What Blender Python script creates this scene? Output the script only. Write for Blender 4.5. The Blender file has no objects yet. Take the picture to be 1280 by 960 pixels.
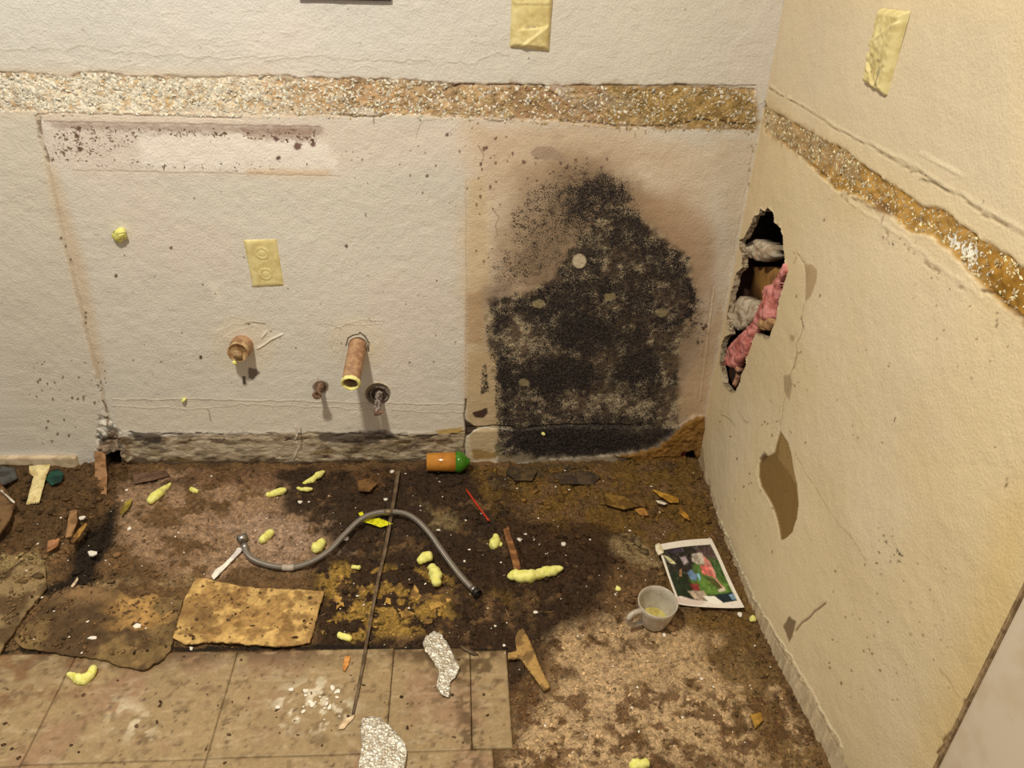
import bpy, bmesh, math, random
import numpy as np
from mathutils import Vector, Matrix
random.seed(7); RNG = np.random.RandomState(11)
SC = bpy.context.scene; COLL = SC.collection

# ------------------------------------------------------------------ camera, world, lamp, exposure
F_PX = 1002.32
CAM = np.array([-0.65804, -1.74192, 1.27576])
RR = np.array([[9.97570968e-01, -6.02208527e-02, 3.50087455e-02],      # right
               [7.03058784e-04, 5.11263174e-01, 8.59423919e-01],       # up
               [6.96539235e-02, 8.57311738e-01, -5.10063638e-01]])     # forward
cd = bpy.data.cameras.new('camera'); cam = bpy.data.objects.new('camera', cd); COLL.objects.link(cam)
cd.sensor_fit = 'HORIZONTAL'; cd.sensor_width = 36; cd.lens = F_PX / 1280 * 36; cd.clip_start = 0.02
m = Matrix.Identity(4)
for i in range(3):
    m[i][0] = RR[0][i]; m[i][1] = RR[1][i]; m[i][2] = -RR[2][i]; m[i][3] = CAM[i]
cam.matrix_world = m; SC.camera = cam
w = bpy.data.worlds.new('world'); SC.world = w; w.use_nodes = True
w.node_tree.nodes['Background'].inputs[0].default_value = (1.0, 0.89, 0.70, 1)
w.node_tree.nodes['Background'].inputs[1].default_value = 0.30
ld = bpy.data.lights.new('ceiling_lamp', 'AREA'); ld.shape = 'DISK'; ld.size = 0.16
ld.energy = 50; ld.color = (1.0, 0.90, 0.65)
lo = bpy.data.objects.new('ceiling_lamp', ld); COLL.objects.link(lo); lo.location = (-1.22, -1.25, 2.38)
SC.view_settings.view_transform = 'Standard'; SC.view_settings.look = 'None'
SC.view_settings.exposure = 0.0; SC.view_settings.gamma = 1.0; SC.view_settings.use_curve_mapping = False

# ------------------------------------------------------------------ geometry of the view: pixel -> point on a real plane
def ray(x, y): return RR.T @ np.array([x - 640, 480 - y, F_PX])
def WB(x, y, Y=0.0):                      # point on the back wall plane
    d = ray(x, y); return CAM + d * ((Y - CAM[1]) / d[1])
def WR(x, y, X=0.0):                      # point on the right wall plane
    d = ray(x, y); return CAM + d * ((X - CAM[0]) / d[0])
def FL(x, y, Z=0.0):                      # point on the floor plane
    d = ray(x, y); return CAM + d * ((Z - CAM[2]) / d[2])

# ------------------------------------------------------------------ colour
K = np.array([0.80, 0.70, 0.50])
def lin(c):
    c = np.asarray(c, float) / 255.; return np.where(c < .04045, c / 12.92, ((c + .055) / 1.055) ** 2.4)
def alb(c, g=1.0):                        # surface colour of something seen as c under the warm lamp
    return np.clip(lin(c) / K * g, 0.004, 0.9)

# ------------------------------------------------------------------ noise
def _h(i, j, s):
    n = (i.astype(np.int64) * 374761393 + j.astype(np.int64) * 668265263 + s * 1442695041) & 0xffffffff
    n = ((n ^ (n >> 13)) * 1274126177) & 0xffffffff
    return ((n ^ (n >> 16)) & 0xffff) / 65535.0
def vn(x, y, s=0):
    xi = np.floor(x); yi = np.floor(y); fx = x - xi; fy = y - yi
    fx = fx * fx * (3 - 2 * fx); fy = fy * fy * (3 - 2 * fy)
    a = _h(xi, yi, s); b = _h(xi + 1, yi, s); c = _h(xi, yi + 1, s); d = _h(xi + 1, yi + 1, s)
    return (a + (b - a) * fx) * (1 - fy) + (c + (d - c) * fx) * fy
def fbm(x, y, f, o=4, s=0, g=.5):
    v = 0; a = 1; t = 0
    for k in range(o):
        v = v + a * vn(x * f + 17.3 * k, y * f - 9.1 * k, s + k); t += a; a *= g; f *= 2.03
    return v / t
def ss(a, b, x):
    t = np.clip((x - a) / (b - a), 0, 1); return t * t * (3 - 2 * t)
def segd(X, Y, P, closed):
    P = np.asarray(P, float); n = len(P); best = np.full(X.shape, 1e9); inside = np.zeros(X.shape, bool)
    for i in range(n if closed else n - 1):
        a = P[i]; b = P[(i + 1) % n]; e = b - a; L = e @ e + 1e-12
        t = np.clip(((X - a[0]) * e[0] + (Y - a[1]) * e[1]) / L, 0, 1)
        best = np.minimum(best, (X - a[0] - t * e[0]) ** 2 + (Y - a[1] - t * e[1]) ** 2)
        if closed and abs(e[1]) > 1e-12:
            c = ((a[1] > Y) != (b[1] > Y)) & (X < e[0] * (Y - a[1]) / e[1] + a[0]); inside ^= c
    d = np.sqrt(best); return np.where(inside, -d, d) if closed else d

# ------------------------------------------------------------------ materials
def mat_new(name):
    m = bpy.data.materials.new(name); m.use_nodes = True
    return m, m.node_tree.nodes, m.node_tree.links, m.node_tree.nodes['Principled BSDF']
def N(nd, t, **k):
    n = nd.new(t)
    for a, v in k.items(): setattr(n, a, v)
    return n
def noise(nd, lk, co, scale, detail=3, rough=.55):
    n = N(nd, 'ShaderNodeTexNoise'); n.inputs['Scale'].default_value = scale
    n.inputs['Detail'].default_value = detail; n.inputs['Roughness'].default_value = rough
    lk.new(co, n.inputs['Vector']); return n.outputs['Fac']
def mathn(nd, lk, op, a, b=None, c=None, clamp=False):
    n = N(nd, 'ShaderNodeMath', operation=op); n.use_clamp = clamp
    for i, v in enumerate((a, b, c)):
        if v is None: continue
        if isinstance(v, (int, float)): n.inputs[i].default_value = v
        else: lk.new(v, n.inputs[i])
    return n.outputs[0]
def maprange(nd, lk, v, a, b, c, d, smooth=True):
    n = N(nd, 'ShaderNodeMapRange'); n.interpolation_type = 'SMOOTHSTEP' if smooth else 'LINEAR'
    lk.new(v, n.inputs[0])
    for i, q in enumerate((a, b, c, d)): n.inputs[i + 1].default_value = q
    return n.outputs[0]
def mix(nd, lk, f, a, b, typ='MIX'):
    n = N(nd, 'ShaderNodeMix', data_type='RGBA', blend_type=typ)
    if isinstance(f, (int, float)): n.inputs[0].default_value = f
    else: lk.new(f, n.inputs[0])
    for i, v in ((6, a), (7, b)):
        if hasattr(v, 'is_output'): lk.new(v, n.inputs[i])
        else: n.inputs[i].default_value = (*[float(q) for q in v], 1)
    return n.outputs[2]
def bump(nd, lk, bs, h, strength, dist, prev=None):
    b = N(nd, 'ShaderNodeBump'); b.inputs['Strength'].default_value = strength; b.inputs['Distance'].default_value = dist
    lk.new(h, b.inputs['Height'])
    if prev is not None: lk.new(prev, b.inputs['Normal'])
    lk.new(b.outputs[0], bs.inputs['Normal']); return b.outputs[0]

def mat_wall(name, peel=.0011):
    m, nd, lk, bs = mat_new(name)
    co = N(nd, 'ShaderNodeTexCoord').outputs['Object']
    col = N(nd, 'ShaderNodeVertexColor', layer_name='Col').outputs[0]
    mold = N(nd, 'ShaderNodeAttribute', attribute_name='mold').outputs['Fac']
    crust = N(nd, 'ShaderNodeAttribute', attribute_name='crust').outputs['Fac']
    spk = N(nd, 'ShaderNodeAttribute', attribute_name='speck').outputs['Fac']
    n1 = noise(nd, lk, co, 190, 5, .6); n2 = noise(nd, lk, co, 420, 4, .65); n3 = noise(nd, lk, co, 60, 4, .6)
    # mould: threshold of fine noise by painted density
    nm = mathn(nd, lk, 'ADD', mathn(nd, lk, 'MULTIPLY', n2, .72), mathn(nd, lk, 'MULTIPLY', n3, .28))
    th = mathn(nd, lk, 'MULTIPLY_ADD', mold, -.40, .70)
    msk = maprange(nd, lk, mathn(nd, lk, 'SUBTRACT', nm, th), -.025, .035, 0, 1)
    msk = mathn(nd, lk, 'MULTIPLY', msk, mathn(nd, lk, 'MULTIPLY', mold, 4, clamp=True))
    mc = mix(nd, lk, maprange(nd, lk, n1, .42, .62, 0, 1), alb((24, 20, 20)), alb((58, 48, 40)))
    # brown damp specks
    sm = maprange(nd, lk, mathn(nd, lk, 'SUBTRACT', mathn(nd, lk, 'ADD', mathn(nd, lk, 'MULTIPLY', n1, .6), mathn(nd, lk, 'MULTIPLY', n3, .4)),
                                 mathn(nd, lk, 'MULTIPLY_ADD', spk, -.34, .72)), -.02, .05, 0, 1)
    sm = mathn(nd, lk, 'MULTIPLY', sm, mathn(nd, lk, 'MULTIPLY', spk, 3, clamp=True))
    # crust: pale flecks
    nv = N(nd, 'ShaderNodeTexVoronoi'); nv.inputs['Scale'].default_value = 210; lk.new(co, nv.inputs['Vector'])
    fm = maprange(nd, lk, mathn(nd, lk, 'SUBTRACT', mathn(nd, lk, 'MULTIPLY_ADD', n1, .9, -.02), mathn(nd, lk, 'MULTIPLY_ADD', crust, -.55, .8)), -.02, .03, 0, 1)
    fm = mathn(nd, lk, 'MULTIPLY', fm, mathn(nd, lk, 'MULTIPLY', crust, 4, clamp=True))
    v = maprange(nd, lk, n2, .3, .7, .93, 1.06)
    base = mix(nd, lk, 1.0, col, N(nd, 'ShaderNodeCombineColor').outputs[0], 'MULTIPLY')
    cc = base.node.inputs[7].links[0].from_node
    for i in range(3): lk.new(v, cc.inputs[i])
    c1 = mix(nd, lk, fm, base, alb((232, 216, 180)))
    c2 = mix(nd, lk, sm, c1, alb((92, 66, 46)))
    c3 = mix(nd, lk, msk, c2, mc)
    lk.new(c3, bs.inputs['Base Color'])
    bs.inputs['Roughness'].default_value = .62; bs.inputs['Specular IOR Level'].default_value = .25
    lump = noise(nd, lk, co, 210, 3, .55); lump2 = noise(nd, lk, co, 45, 3, .5)
    hh = mathn(nd, lk, 'ADD', mathn(nd, lk, 'MULTIPLY', lump, 1.0), mathn(nd, lk, 'MULTIPLY', lump2, .35))
    hh = mathn(nd, lk, 'ADD', hh, mathn(nd, lk, 'MULTIPLY', fm, 1.2))
    hh = mathn(nd, lk, 'ADD', hh, mathn(nd, lk, 'MULTIPLY', msk, .25))
    bump(nd, lk, bs, hh, .75, peel * 2.0)
    return m
def mat_dirt(name, fine=260, strength=.9, dist=.004, rough=.85, var=(.55, 1.45), spec=.3, wet=False):
    m, nd, lk, bs = mat_new(name)
    co = N(nd, 'ShaderNodeTexCoord').outputs['Object']
    col = N(nd, 'ShaderNodeVertexColor', layer_name='Col').outputs[0]
    n1 = noise(nd, lk, co, fine, 5, .65); n2 = noise(nd, lk, co, fine * .3, 4, .6)
    v = maprange(nd, lk, mathn(nd, lk, 'ADD', mathn(nd, lk, 'MULTIPLY', n1, .6), mathn(nd, lk, 'MULTIPLY', n2, .4)), .36, .64, var[0], var[1])
    cc = N(nd, 'ShaderNodeCombineColor')
    for i in range(3): lk.new(v, cc.inputs[i])
    lk.new(mix(nd, lk, 1.0, col, cc.outputs[0], 'MULTIPLY'), bs.inputs['Base Color'])
    bs.inputs['Specular IOR Level'].default_value = spec
    if wet: lk.new(maprange(nd, lk, n2, .4, .65, .35, .9), bs.inputs['Roughness'])
    else: bs.inputs['Roughness'].default_value = rough
    bump(nd, lk, bs, mathn(nd, lk, 'ADD', n1, n2), strength, dist)
    return m
def mat_simple(name, c, rough=.6, metal=0, bscale=None, bdist=.001, c2=None, mscale=60, spec=.4, trans=0, lo=.42, hi=.6, bstr=.8):
    m, nd, lk, bs = mat_new(name)
    co = N(nd, 'ShaderNodeTexCoord').outputs['Object']
    nn = noise(nd, lk, co, mscale, 5, .62)
    if c2 is None: c2 = np.asarray(c) * .8; lo, hi = .35, .65
    lk.new(mix(nd, lk, maprange(nd, lk, nn, lo, hi, 0, 1), c, c2), bs.inputs['Base Color'])
    bs.inputs['Roughness'].default_value = rough; bs.inputs['Metallic'].default_value = metal
    bs.inputs['Specular IOR Level'].default_value = spec; bs.inputs['Transmission Weight'].default_value = trans
    if bscale: bump(nd, lk, bs, noise(nd, lk, co, bscale, 4, .6), bstr, bdist)
    return m

# ------------------------------------------------------------------ object helpers
def tag(o, label=None, cat=None, group=None, kind=None):
    for k, v in (('label', label), ('category', cat), ('group', group), ('kind', kind)):
        if v: o[k] = v
    return o
def empty(name, loc): 
    o = bpy.data.objects.new(name, None); COLL.objects.link(o); o.location = loc; o.empty_display_size = .02; return o
def setcol(me, cols):
    a = me.color_attributes.new('Col', 'FLOAT_COLOR', 'POINT'); c = np.ones((len(me.vertices), 4), np.float32)
    c[:, :3] = cols; a.data.foreach_set('color', c.ravel())
def obj(name, V, Fc, mat, parent=None, cols=None, smooth=True, origin=None):
    V = np.asarray(V, float)
    if origin is None and parent is None: origin = np.array([V[:, 0].mean(), V[:, 1].mean(), V[:, 2].min()])
    o0 = np.asarray(origin if origin is not None else (0, 0, 0), float)
    if parent is not None: o0 = np.array(parent.location)
    me = bpy.data.meshes.new(name); Vl = V - o0
    Fc = np.asarray(Fc) if not isinstance(Fc, np.ndarray) and len(set(len(f) for f in Fc)) == 1 else Fc
    if isinstance(Fc, np.ndarray):
        n, k = Fc.shape
        me.vertices.add(len(Vl)); me.vertices.foreach_set('co', Vl.astype(np.float32).ravel())
        me.loops.add(n * k); me.loops.foreach_set('vertex_index', Fc.astype(np.int32).ravel())
        me.polygons.add(n); me.polygons.foreach_set('loop_start', np.arange(0, n * k, k, dtype=np.int32))
        me.polygons.foreach_set('loop_total', np.full(n, k, np.int32)); me.update(calc_edges=True)
    else:
        me.from_pydata(Vl.tolist(), [], [list(map(int, f)) for f in Fc]); me.update()
    me.validate()
    if smooth: me.polygons.foreach_set('use_smooth', np.ones(len(me.polygons), bool))
    if cols is not None: setcol(me, cols)
    if mat: me.materials.append(mat)
    o = bpy.data.objects.new(name, me); COLL.objects.link(o)
    if parent is not None: o.parent = parent
    else: o.location = o0
    return o
def gridfaces(nu, nv, mask=None):
    i = np.arange(nu * nv).reshape(nv, nu)
    f = np.stack([i[:-1, :-1], i[:-1, 1:], i[1:, 1:], i[1:, :-1]], -1).reshape(-1, 4)
    return f if mask is None else f[mask]

# ------------------------------------------------------------------ painted relief surfaces
class Surf:
    def __init__(s, us, vs, un, base):
        s.us, s.vs = us, vs; s.nu, s.nv = len(us), len(vs)
        U, Vv = np.meshgrid(us, vs); s.U = U.ravel(); s.V = Vv.ravel(); n = s.U.size
        s.un = un; s.c = np.tile(lin(base), (n, 1)); s.h = np.zeros(n)
        s.at = {k: np.zeros(n) for k in ('mold', 'crust', 'speck')}
    def P(s, pts): return np.array([s.un(*p) for p in pts])
    def box(s, P, pad):
        return np.nonzero((s.U > P[:, 0].min() - pad) & (s.U < P[:, 0].max() + pad) & (s.V > P[:, 1].min() - pad) & (s.V < P[:, 1].max() + pad))[0]
    def mask(s, pts, soft=.002, warp=0, ws=60, closed=True, width=0, seed=3):
        P = s.P(pts); I = s.box(P, soft + warp + width + .004)
        x, y = s.U[I], s.V[I]; d = segd(x, y, P, closed) - width
        if warp: d = d + warp * 2 * (fbm(x, y, ws, 4, seed) - .5)
        return I, 1 - ss(-soft, soft, d)
    def fill(s, pts, col, a=1., brk=0, bs=120, **k):
        I, m = s.mask(pts, **k); m = m * a
        if brk: m = m * ss(.5 - brk * .25, .5 + .1, fbm(s.U[I], s.V[I], bs, 4, 21))
        s.c[I] = s.c[I] * (1 - m[:, None]) + lin(col) * m[:, None]
    def line(s, pts, col, wpx=1.5, a=1., jit=.004, h=0, brk=0, **k):
        pts2 = []
        for p, q in zip(pts[:-1], pts[1:]):
            n = max(1, int(math.hypot(q[0] - p[0], q[1] - p[1]) / 8))
            for t in range(n): pts2.append((p[0] + (q[0] - p[0]) * t / n, p[1] + (q[1] - p[1]) * t / n))
        pts2.append(pts[-1]); jp = jit * 300
        pts2 = [(p[0] + RNG.uniform(-jp, jp), p[1] + RNG.uniform(-jp, jp)) for p in pts2]
        wd = wpx * .0008
        I, m = s.mask(pts2, closed=False, width=wd, soft=.0012, **k)
        if brk: m = m * ss(.45, .55, fbm(s.U[I], s.V[I], brk, 3, 5))
        if col is not None: s.c[I] = s.c[I] * (1 - a * m[:, None]) + lin(col) * a * m[:, None]
        s.h[I] += h * m
    def relief(s, pts, h, **k):
        I, m = s.mask(pts, **k); s.h[I] += h * m
    def attr(s, nm, pts, v, add=False, **k):
        I, m = s.mask(pts, **k)
        if add: s.at[nm][I] = np.clip(s.at[nm][I] + v * m, -1, 1)
        else: s.at[nm][I] = s.at[nm][I] * (1 - m) + v * m
    def dots(s, n, reg, col, rpx=(.6, 1.6), a=.9):
        for k in range(n):
            x = random.uniform(reg[0], reg[2]); y = random.uniform(reg[1], reg[3]); r = random.uniform(*rpx)
            q = random.uniform(.6, 1.8); s.fill([(x - r, y - r * q), (x + r, y - r * q * .7), (x + r * .8, y + r * q), (x - r * .7, y + r * q)], col, a, soft=.0009)
    def build(s, name, mat, to3, mask=None):
        V = to3(s.U, s.V, s.h)
        o = obj(name, V, gridfaces(s.nu, s.nv, mask), mat, cols=np.clip(s.c / K, .003, .9), origin=(0, 0, 0))
        for k, v in s.at.items():
            if np.abs(v).max() > 0 or mat.name.startswith('plaster'):
                a = o.data.attributes.new(k, 'FLOAT', 'POINT'); a.data.foreach_set('value', np.clip(v, 0, 1).astype(np.float32))
        o['kind'] = 'structure'; return o
def axis(a, b, step, lo=None, hi=None):
    v = np.arange(a, b + step * .5, step)
    if lo is not None: v = np.concatenate([np.linspace(lo, a, max(3, int((a - lo) / .06)))[:-1], v])
    if hi is not None: v = np.concatenate([v, np.linspace(v[-1], hi, max(3, int((hi - v[-1]) / .06)))[1:]])
    return v
def ell(cx, cy, rx, ry, n=16, rot=0):
    return [(cx + rx * math.cos(t) * math.cos(rot) - ry * math.sin(t) * math.sin(rot), cy + rx * math.cos(t) * math.sin(rot) + ry * math.sin(t) * math.cos(rot)) for t in np.linspace(0, 2 * math.pi, n, endpoint=False)]

# ================================================================== BACK WALL
M_wall = mat_wall('plaster_back')
B = Surf(axis(-1.72, 0.0, .002, lo=-2.9), axis(-.012, 1.16, .002, hi=2.44), lambda x, y: WB(x, y)[[0, 2]], (199, 185, 160))
U, V = B.U, B.V
lf = fbm(U, V, 2.2, 3, 40)[:, None]
B.c *= 1 + (lf - .5) * .12
pk = ss(.5, .75, fbm(U, V, 5, 3, 44))[:, None] * .35
B.c = B.c * (1 - pk) + lin((208, 186, 162)) * pk
B.c *= 1 + np.array([-.02, .01, .08]) * (ss(.85, 1.1, V) * (1 - ss(-.9, -.2, U)))[:, None]
B.h += (fbm(U, V, 60, 3, 50) - .5) * .0018 + (fbm(U, V, 6, 3, 51) - .5) * .006
# upper wall drags
B.line([(0, 63), (40, 60), (80, 64), (110, 57), (150, 66), (210, 69), (300, 72), (360, 70)], (164, 146, 118), 1.1, .7, .010, h=.0007)
B.line([(330, 74), (400, 71), (440, 73), (500, 75), (560, 79), (600, 77), (612, 68), (640, 67)], (164, 146, 118), 1.1, .7, .010, h=.0008)
B.line([(230, 82), (250, 70), (270, 66)], (168, 150, 122), 1.0, .5, .01, h=.0008); B.line([(380, 88), (430, 86), (470, 84)], (168, 150, 122), 1.0, .5, .01, h=.0006)
for k in range(70):
    x0 = random.uniform(0, 930); y0 = random.choice((random.uniform(2, 86), random.uniform(50, 88))); L0 = random.uniform(8, 34)
    B.line([(x0, y0), (x0 + L0 * .5, y0 + random.uniform(-3, 2)), (x0 + L0, y0 + random.uniform(-5, 3))], (180, 162, 134), .9, .35, .008, h=random.choice((.0008, -.0006)))
B.line([(660, 96), (760, 84), (850, 88), (945, 86)], (176, 154, 122), 1.0, .5, .006, brk=20)
# pinkish wash and pale rectangle under the band
B.fill([(50, 140), (420, 150), (640, 150), (640, 195), (420, 215), (60, 215)], (206, 184, 160), .5, soft=.03)
B.fill([(170, 168), (330, 165), (410, 180), (420, 212), (300, 214), (180, 210)], (222, 206, 182), .75, soft=.012, warp=.01)
B.attr('speck', [(62, 155), (300, 158), (405, 160), (400, 185), (330, 178), (180, 175), (120, 205), (62, 205)], .55, soft=.012, warp=.012)
B.attr('speck', [(90, 195), (260, 200), (380, 195), (400, 212), (300, 218), (100, 214)], .42, soft=.01, warp=.008)
B.fill([(310, 212), (360, 212), (410, 214), (410, 219), (310, 218)], (196, 156, 104), .6, soft=.012)
B.fill([(60, 152), (250, 155), (405, 158), (400, 168), (250, 166), (64, 160)], (136, 108, 88), .55, soft=.006, warp=.006, ws=90)
B.fill([(300, 160), (395, 162), (385, 176), (310, 174)], (132, 94, 72), .5, soft=.006, warp=.008, ws=80)
B.line([(90, 213), (260, 216), (425, 220)], (160, 130, 95), 1.2, .8, .003, h=-.0008)
for (x, y, r) in ((98, 161, 3), (97, 171, 2.4), (100, 187, 3), (372, 183, 5), (345, 174, 3), (349, 197, 2.5), (391, 181, 3)):
    B.fill(ell(x, y, r, r), (92, 52, 44), .9, soft=.002, warp=.002, ws=200)
# outline of the removed cabinet
B.line([(47, 146), (52, 180), (58, 200), (75, 285), (105, 400), (128, 490), (134, 520), (140, 560)], (170, 144, 108), 6, .5, .004, h=-.001)
B.line([(47, 146), (50, 175), (60, 203)], (104, 80, 58), 5, .8, .006, h=-.003, brk=90)
B.fill([(58, 205), (70, 215), (105, 330), (132, 470), (122, 470), (98, 370), (75, 285), (60, 240)], (184, 148, 100), .5, soft=.018)
B.fill([(0, 145), (44, 148), (58, 200), (100, 400), (128, 520), (128, 560), (0, 562)], (192, 176, 148), .55, soft=.006)
B.line([(118, 470), (128, 500), (133, 520), (138, 545)], (84, 60, 40), 2.2, .8, .006, h=-.003, brk=70)
for (x, y) in ((76, 298), (82, 308), (88, 325), (107, 397), (107, 404), (107, 391), (50, 475), (97, 499), (90, 498), (104, 497), (118, 504), (58, 535), (60, 527), (86, 545), (72, 543)):
    B.fill(ell(x, y, 1.6, 2), (95, 70, 48), .85, soft=.0015, warp=.001, ws=300)
B.dots(60, (20, 450, 135, 560), (110, 84, 58), (.5, 1.3))
# THE BAND ------------------------------------------------
top = [(-140, 88), (0, 90), (60, 92), (85, 96), (110, 88), (160, 94), (250, 97), (330, 94), (430, 98), (520, 99), (560, 104), (640, 106), (720, 107), (850, 107), (945, 110)]
bot = [(945, 162), (850, 160), (780, 158), (700, 152), (640, 149), (560, 146), (480, 143), (430, 145), (330, 144), (250, 142), (150, 140), (60, 140), (0, 137), (-140, 134)]
band = top + bot
B.fill(band, (172, 136, 92), .95, soft=.006, warp=.005)
B.fill([(-140, 90), (60, 92), (170, 95), (330, 97), (330, 140), (60, 140), (-140, 134)], (196, 166, 124), .75, soft=.03)
B.fill([(160, 118), (300, 120), (310, 138), (170, 136)], (200, 158, 92), .6, soft=.01, warp=.01)
B.fill([(430, 100), (500, 100), (520, 140), (440, 142)], (160, 122, 80), .6, soft=.012, warp=.012)
B.fill([(640, 106), (780, 108), (790, 158), (640, 148)], (128, 92, 60), .6, soft=.012, warp=.015)
B.fill([(760, 108), (945, 110), (945, 162), (760, 156)], (142, 112, 56), .8, soft=.012, warp=.015)
B.fill([(700, 118), (790, 118), (790, 135), (720, 140)], (176, 158, 128), .4, soft=.008, warp=.01)
for x0, x1, y0, y1, v in ((-140, 330, 93, 138, .52), (330, 560, 97, 143, .45), (540, 760, 107, 148, .38), (740, 945, 110, 158, .34)):
    B.attr('crust', [(x0, y0), (x1, y0 + 2), (x1, y1), (x0, y1)], v, soft=.004, warp=.004, ws=60)
B.attr('crust', [(20, 128), (200, 130), (200, 142), (20, 142)], .3, soft=.006)
B.relief(band, -.003, soft=.002, warp=.004)
I, m = B.mask(band, soft=.003); B.h[I] += m * (fbm(U[I], V[I], 130, 3, 61) - .4) * .006; B.c[I] *= (1 + m * (fbm(U[I], V[I], 50, 5, 62) - .5) * 1.3)[:, None]
xq = WB(330, 100)[0]; pm_ = (m * ss(.38, .6, fbm(U[I], V[I], 70, 4, 63)) * (1 - ss(xq - .2, xq + .25, U[I])) * .75)[:, None]; B.c[I] = B.c[I] * (1 - pm_) + lin((224, 208, 176)) * pm_
B.fill([(180, 132), (300, 136), (470, 139), (470, 146), (180, 143)], (188, 164, 132), .7, soft=.004, warp=.004)
B.line([(47, 143), (80, 140), (110, 142), (200, 144), (300, 148)], (112, 82, 58), 1.6, .85, .003, h=-.002)  # shadow under the torn edge, painted as a dark line
B.line([(55, 152), (170, 153), (300, 156), (400, 158)], (130, 100, 82), 1.6, .7, .003)
B.fill([(56, 144), (300, 148), (320, 153), (57, 150)], (206, 184, 156), .7, soft=.002)
B.line([(555, 113), (575, 106), (593, 105)], (78, 52, 36), 2.4, .9, .003, h=-.003)
B.line([(610, 107), (660, 105), (680, 107), (697, 120), (712, 126)], (90, 66, 46), 1.6, .9, .004, h=-.002)
B.line([(715, 106), (800, 107), (850, 106), (945, 107)], (96, 72, 50), 1.3, .9, .002, h=-.002)
B.fill([(842, 103), (858, 104), (858, 106), (843, 105)], (50, 30, 20), .9, soft=.001)
B.line([(425, 143), (445, 146), (470, 145), (482, 143)], (80, 56, 36), 2.2, .9, .003, h=-.003)
B.line([(467, 146), (467, 155)], (90, 62, 44), 1.6, .8, .001)
B.line([(605, 148), (625, 152), (640, 149)], (84, 54, 36), 2.6, .8, .004)
B.fill([(440, 138), (460, 135), (475, 139), (478, 143), (445, 143)], (206, 186, 158), .8, soft=.002, warp=.002)
B.line([(700, 151), (760, 156), (830, 158), (870, 150), (930, 156)], (70, 46, 26), 2.6, .85, .005, h=-.003)
B.line([(820, 160), (880, 160), (942, 161)], (118, 84, 40), 2.4, .8, .004)
for (x, y0, y1) in ((775, 157, 166), (787, 157, 165), (794, 166, 172), (807, 159, 168), (832, 158, 166)):
    B.line([(x, y0), (x, y1)], (76, 50, 30), 1.6, .9, .001, h=-.001)
B.fill([(690, 102), (715, 102), (716, 125), (704, 124), (690, 112)], (186, 164, 140), .7, soft=.004, warp=.003)
B.line([(553, 104), (600, 104), (615, 110)], (190, 160, 140), 2, .5, .003)
B.line([(520, 172), (524, 157), (530, 151), (545, 149)], (140, 112, 84), .9, .8, .002)
B.fill([(110, 88), (150, 88), (160, 96), (110, 95)], (178, 158, 130), .7, soft=.002, warp=.002)
B.fill([(215, 92), (250, 94), (290, 95), (260, 98), (216, 97)], (176, 156, 128), .7, soft=.002, warp=.002)
# stains around the mould
B.fill([(580, 150), (800, 155), (900, 190), (890, 350), (895, 480), (868, 575), (580, 575)], (196, 165, 124), .55, soft=.03, warp=.03, ws=12)
B.fill([(585, 225), (606, 222), (612, 350), (618, 470), (615, 575), (582, 575), (583, 400)], (190, 162, 118), .7, soft=.012)
B.fill([(583, 365), (606, 365), (604, 430), (582, 430)], (160, 124, 84), .6, soft=.008)
B.line([(582, 225), (583, 360), (581, 560)], (168, 136, 96), 1.4, .55, .002)
B.line([(611, 250), (608, 330)], (206, 178, 136), 1.6, .6, .003)
B.fill([(600, 165), (760, 158), (840, 200), (700, 220), (610, 250)], (182, 152, 118), .5, soft=.025, warp=.02, ws=20)
for p, c, a in (([(650, 215), (700, 185), (760, 190), (820, 240), (880, 300), (885, 420), (870, 540), (610, 540), (600, 380), (625, 300)], (154, 126, 94), .8),
                ([(700, 210), (755, 205), (800, 240), (865, 310), (872, 400), (850, 500), (700, 500), (650, 330)], (120, 96, 68), .7)):
    B.fill(p, c, a, soft=.035, warp=.03, ws=18)
B.fill([(790, 250), (850, 240), (895, 290), (895, 380), (860, 340)], (168, 134, 98), .7, soft=.03)
B.attr('mold', [(645, 235), (700, 208), (765, 210), (800, 250), (740, 300), (680, 350), (610, 372), (600, 345), (632, 300)], .42, soft=.04, warp=.04, ws=25)
B.attr('mold', [(720, 235), (760, 220), (790, 250), (740, 280), (700, 280)], .2, add=True, soft=.02)
core = [(612, 375), (650, 368), (690, 350), (712, 315), (745, 270), (775, 256), (792, 262), (818, 288), (862, 322), (866, 370), (862, 402), (850, 430), (850, 500), (848, 540), (810, 562), (700, 572), (622, 570), (619, 500), (612, 440), (606, 410)]
B.attr('mold', core, .585, soft=.02, warp=.016, ws=70)
B.attr('mold', [(625, 205), (700, 190), (770, 200), (810, 240), (700, 260)], .08, add=True, soft=.035, warp=.03, ws=30)
B.attr('mold', [(618, 380), (660, 375), (700, 360), (740, 380), (770, 430), (850, 440), (848, 550), (700, 568), (622, 566), (620, 450)], .04, add=True, soft=.02, warp=.02)
for (x, y, rx, ry, v) in ((790, 330, 55, 45, .03), (795, 400, 45, 25, .03), (690, 400, 40, 25, .1), (655, 430, 28, 40, -.16), (730, 420, 30, 22, .16), (835, 480, 14, 55, -.16), (760, 500, 60, 22, -.12),
                          (740, 360, 25, 30, .1), (700, 470, 50, 25, .14), (660, 505, 25, 25, -.1), (640, 480, 14, 50, .1), (720, 550, 80, 14, .3), (740, 445, 40, 14, -.12), (800, 460, 25, 18, .16)):
    B.attr('mold', ell(x, y, rx, ry), v, add=True, soft=.02, warp=.015, ws=40)
B.attr('mold', [(862, 350), (885, 380), (878, 420), (858, 430)], .35, add=True, soft=.012, warp=.01, ws=80)
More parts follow.
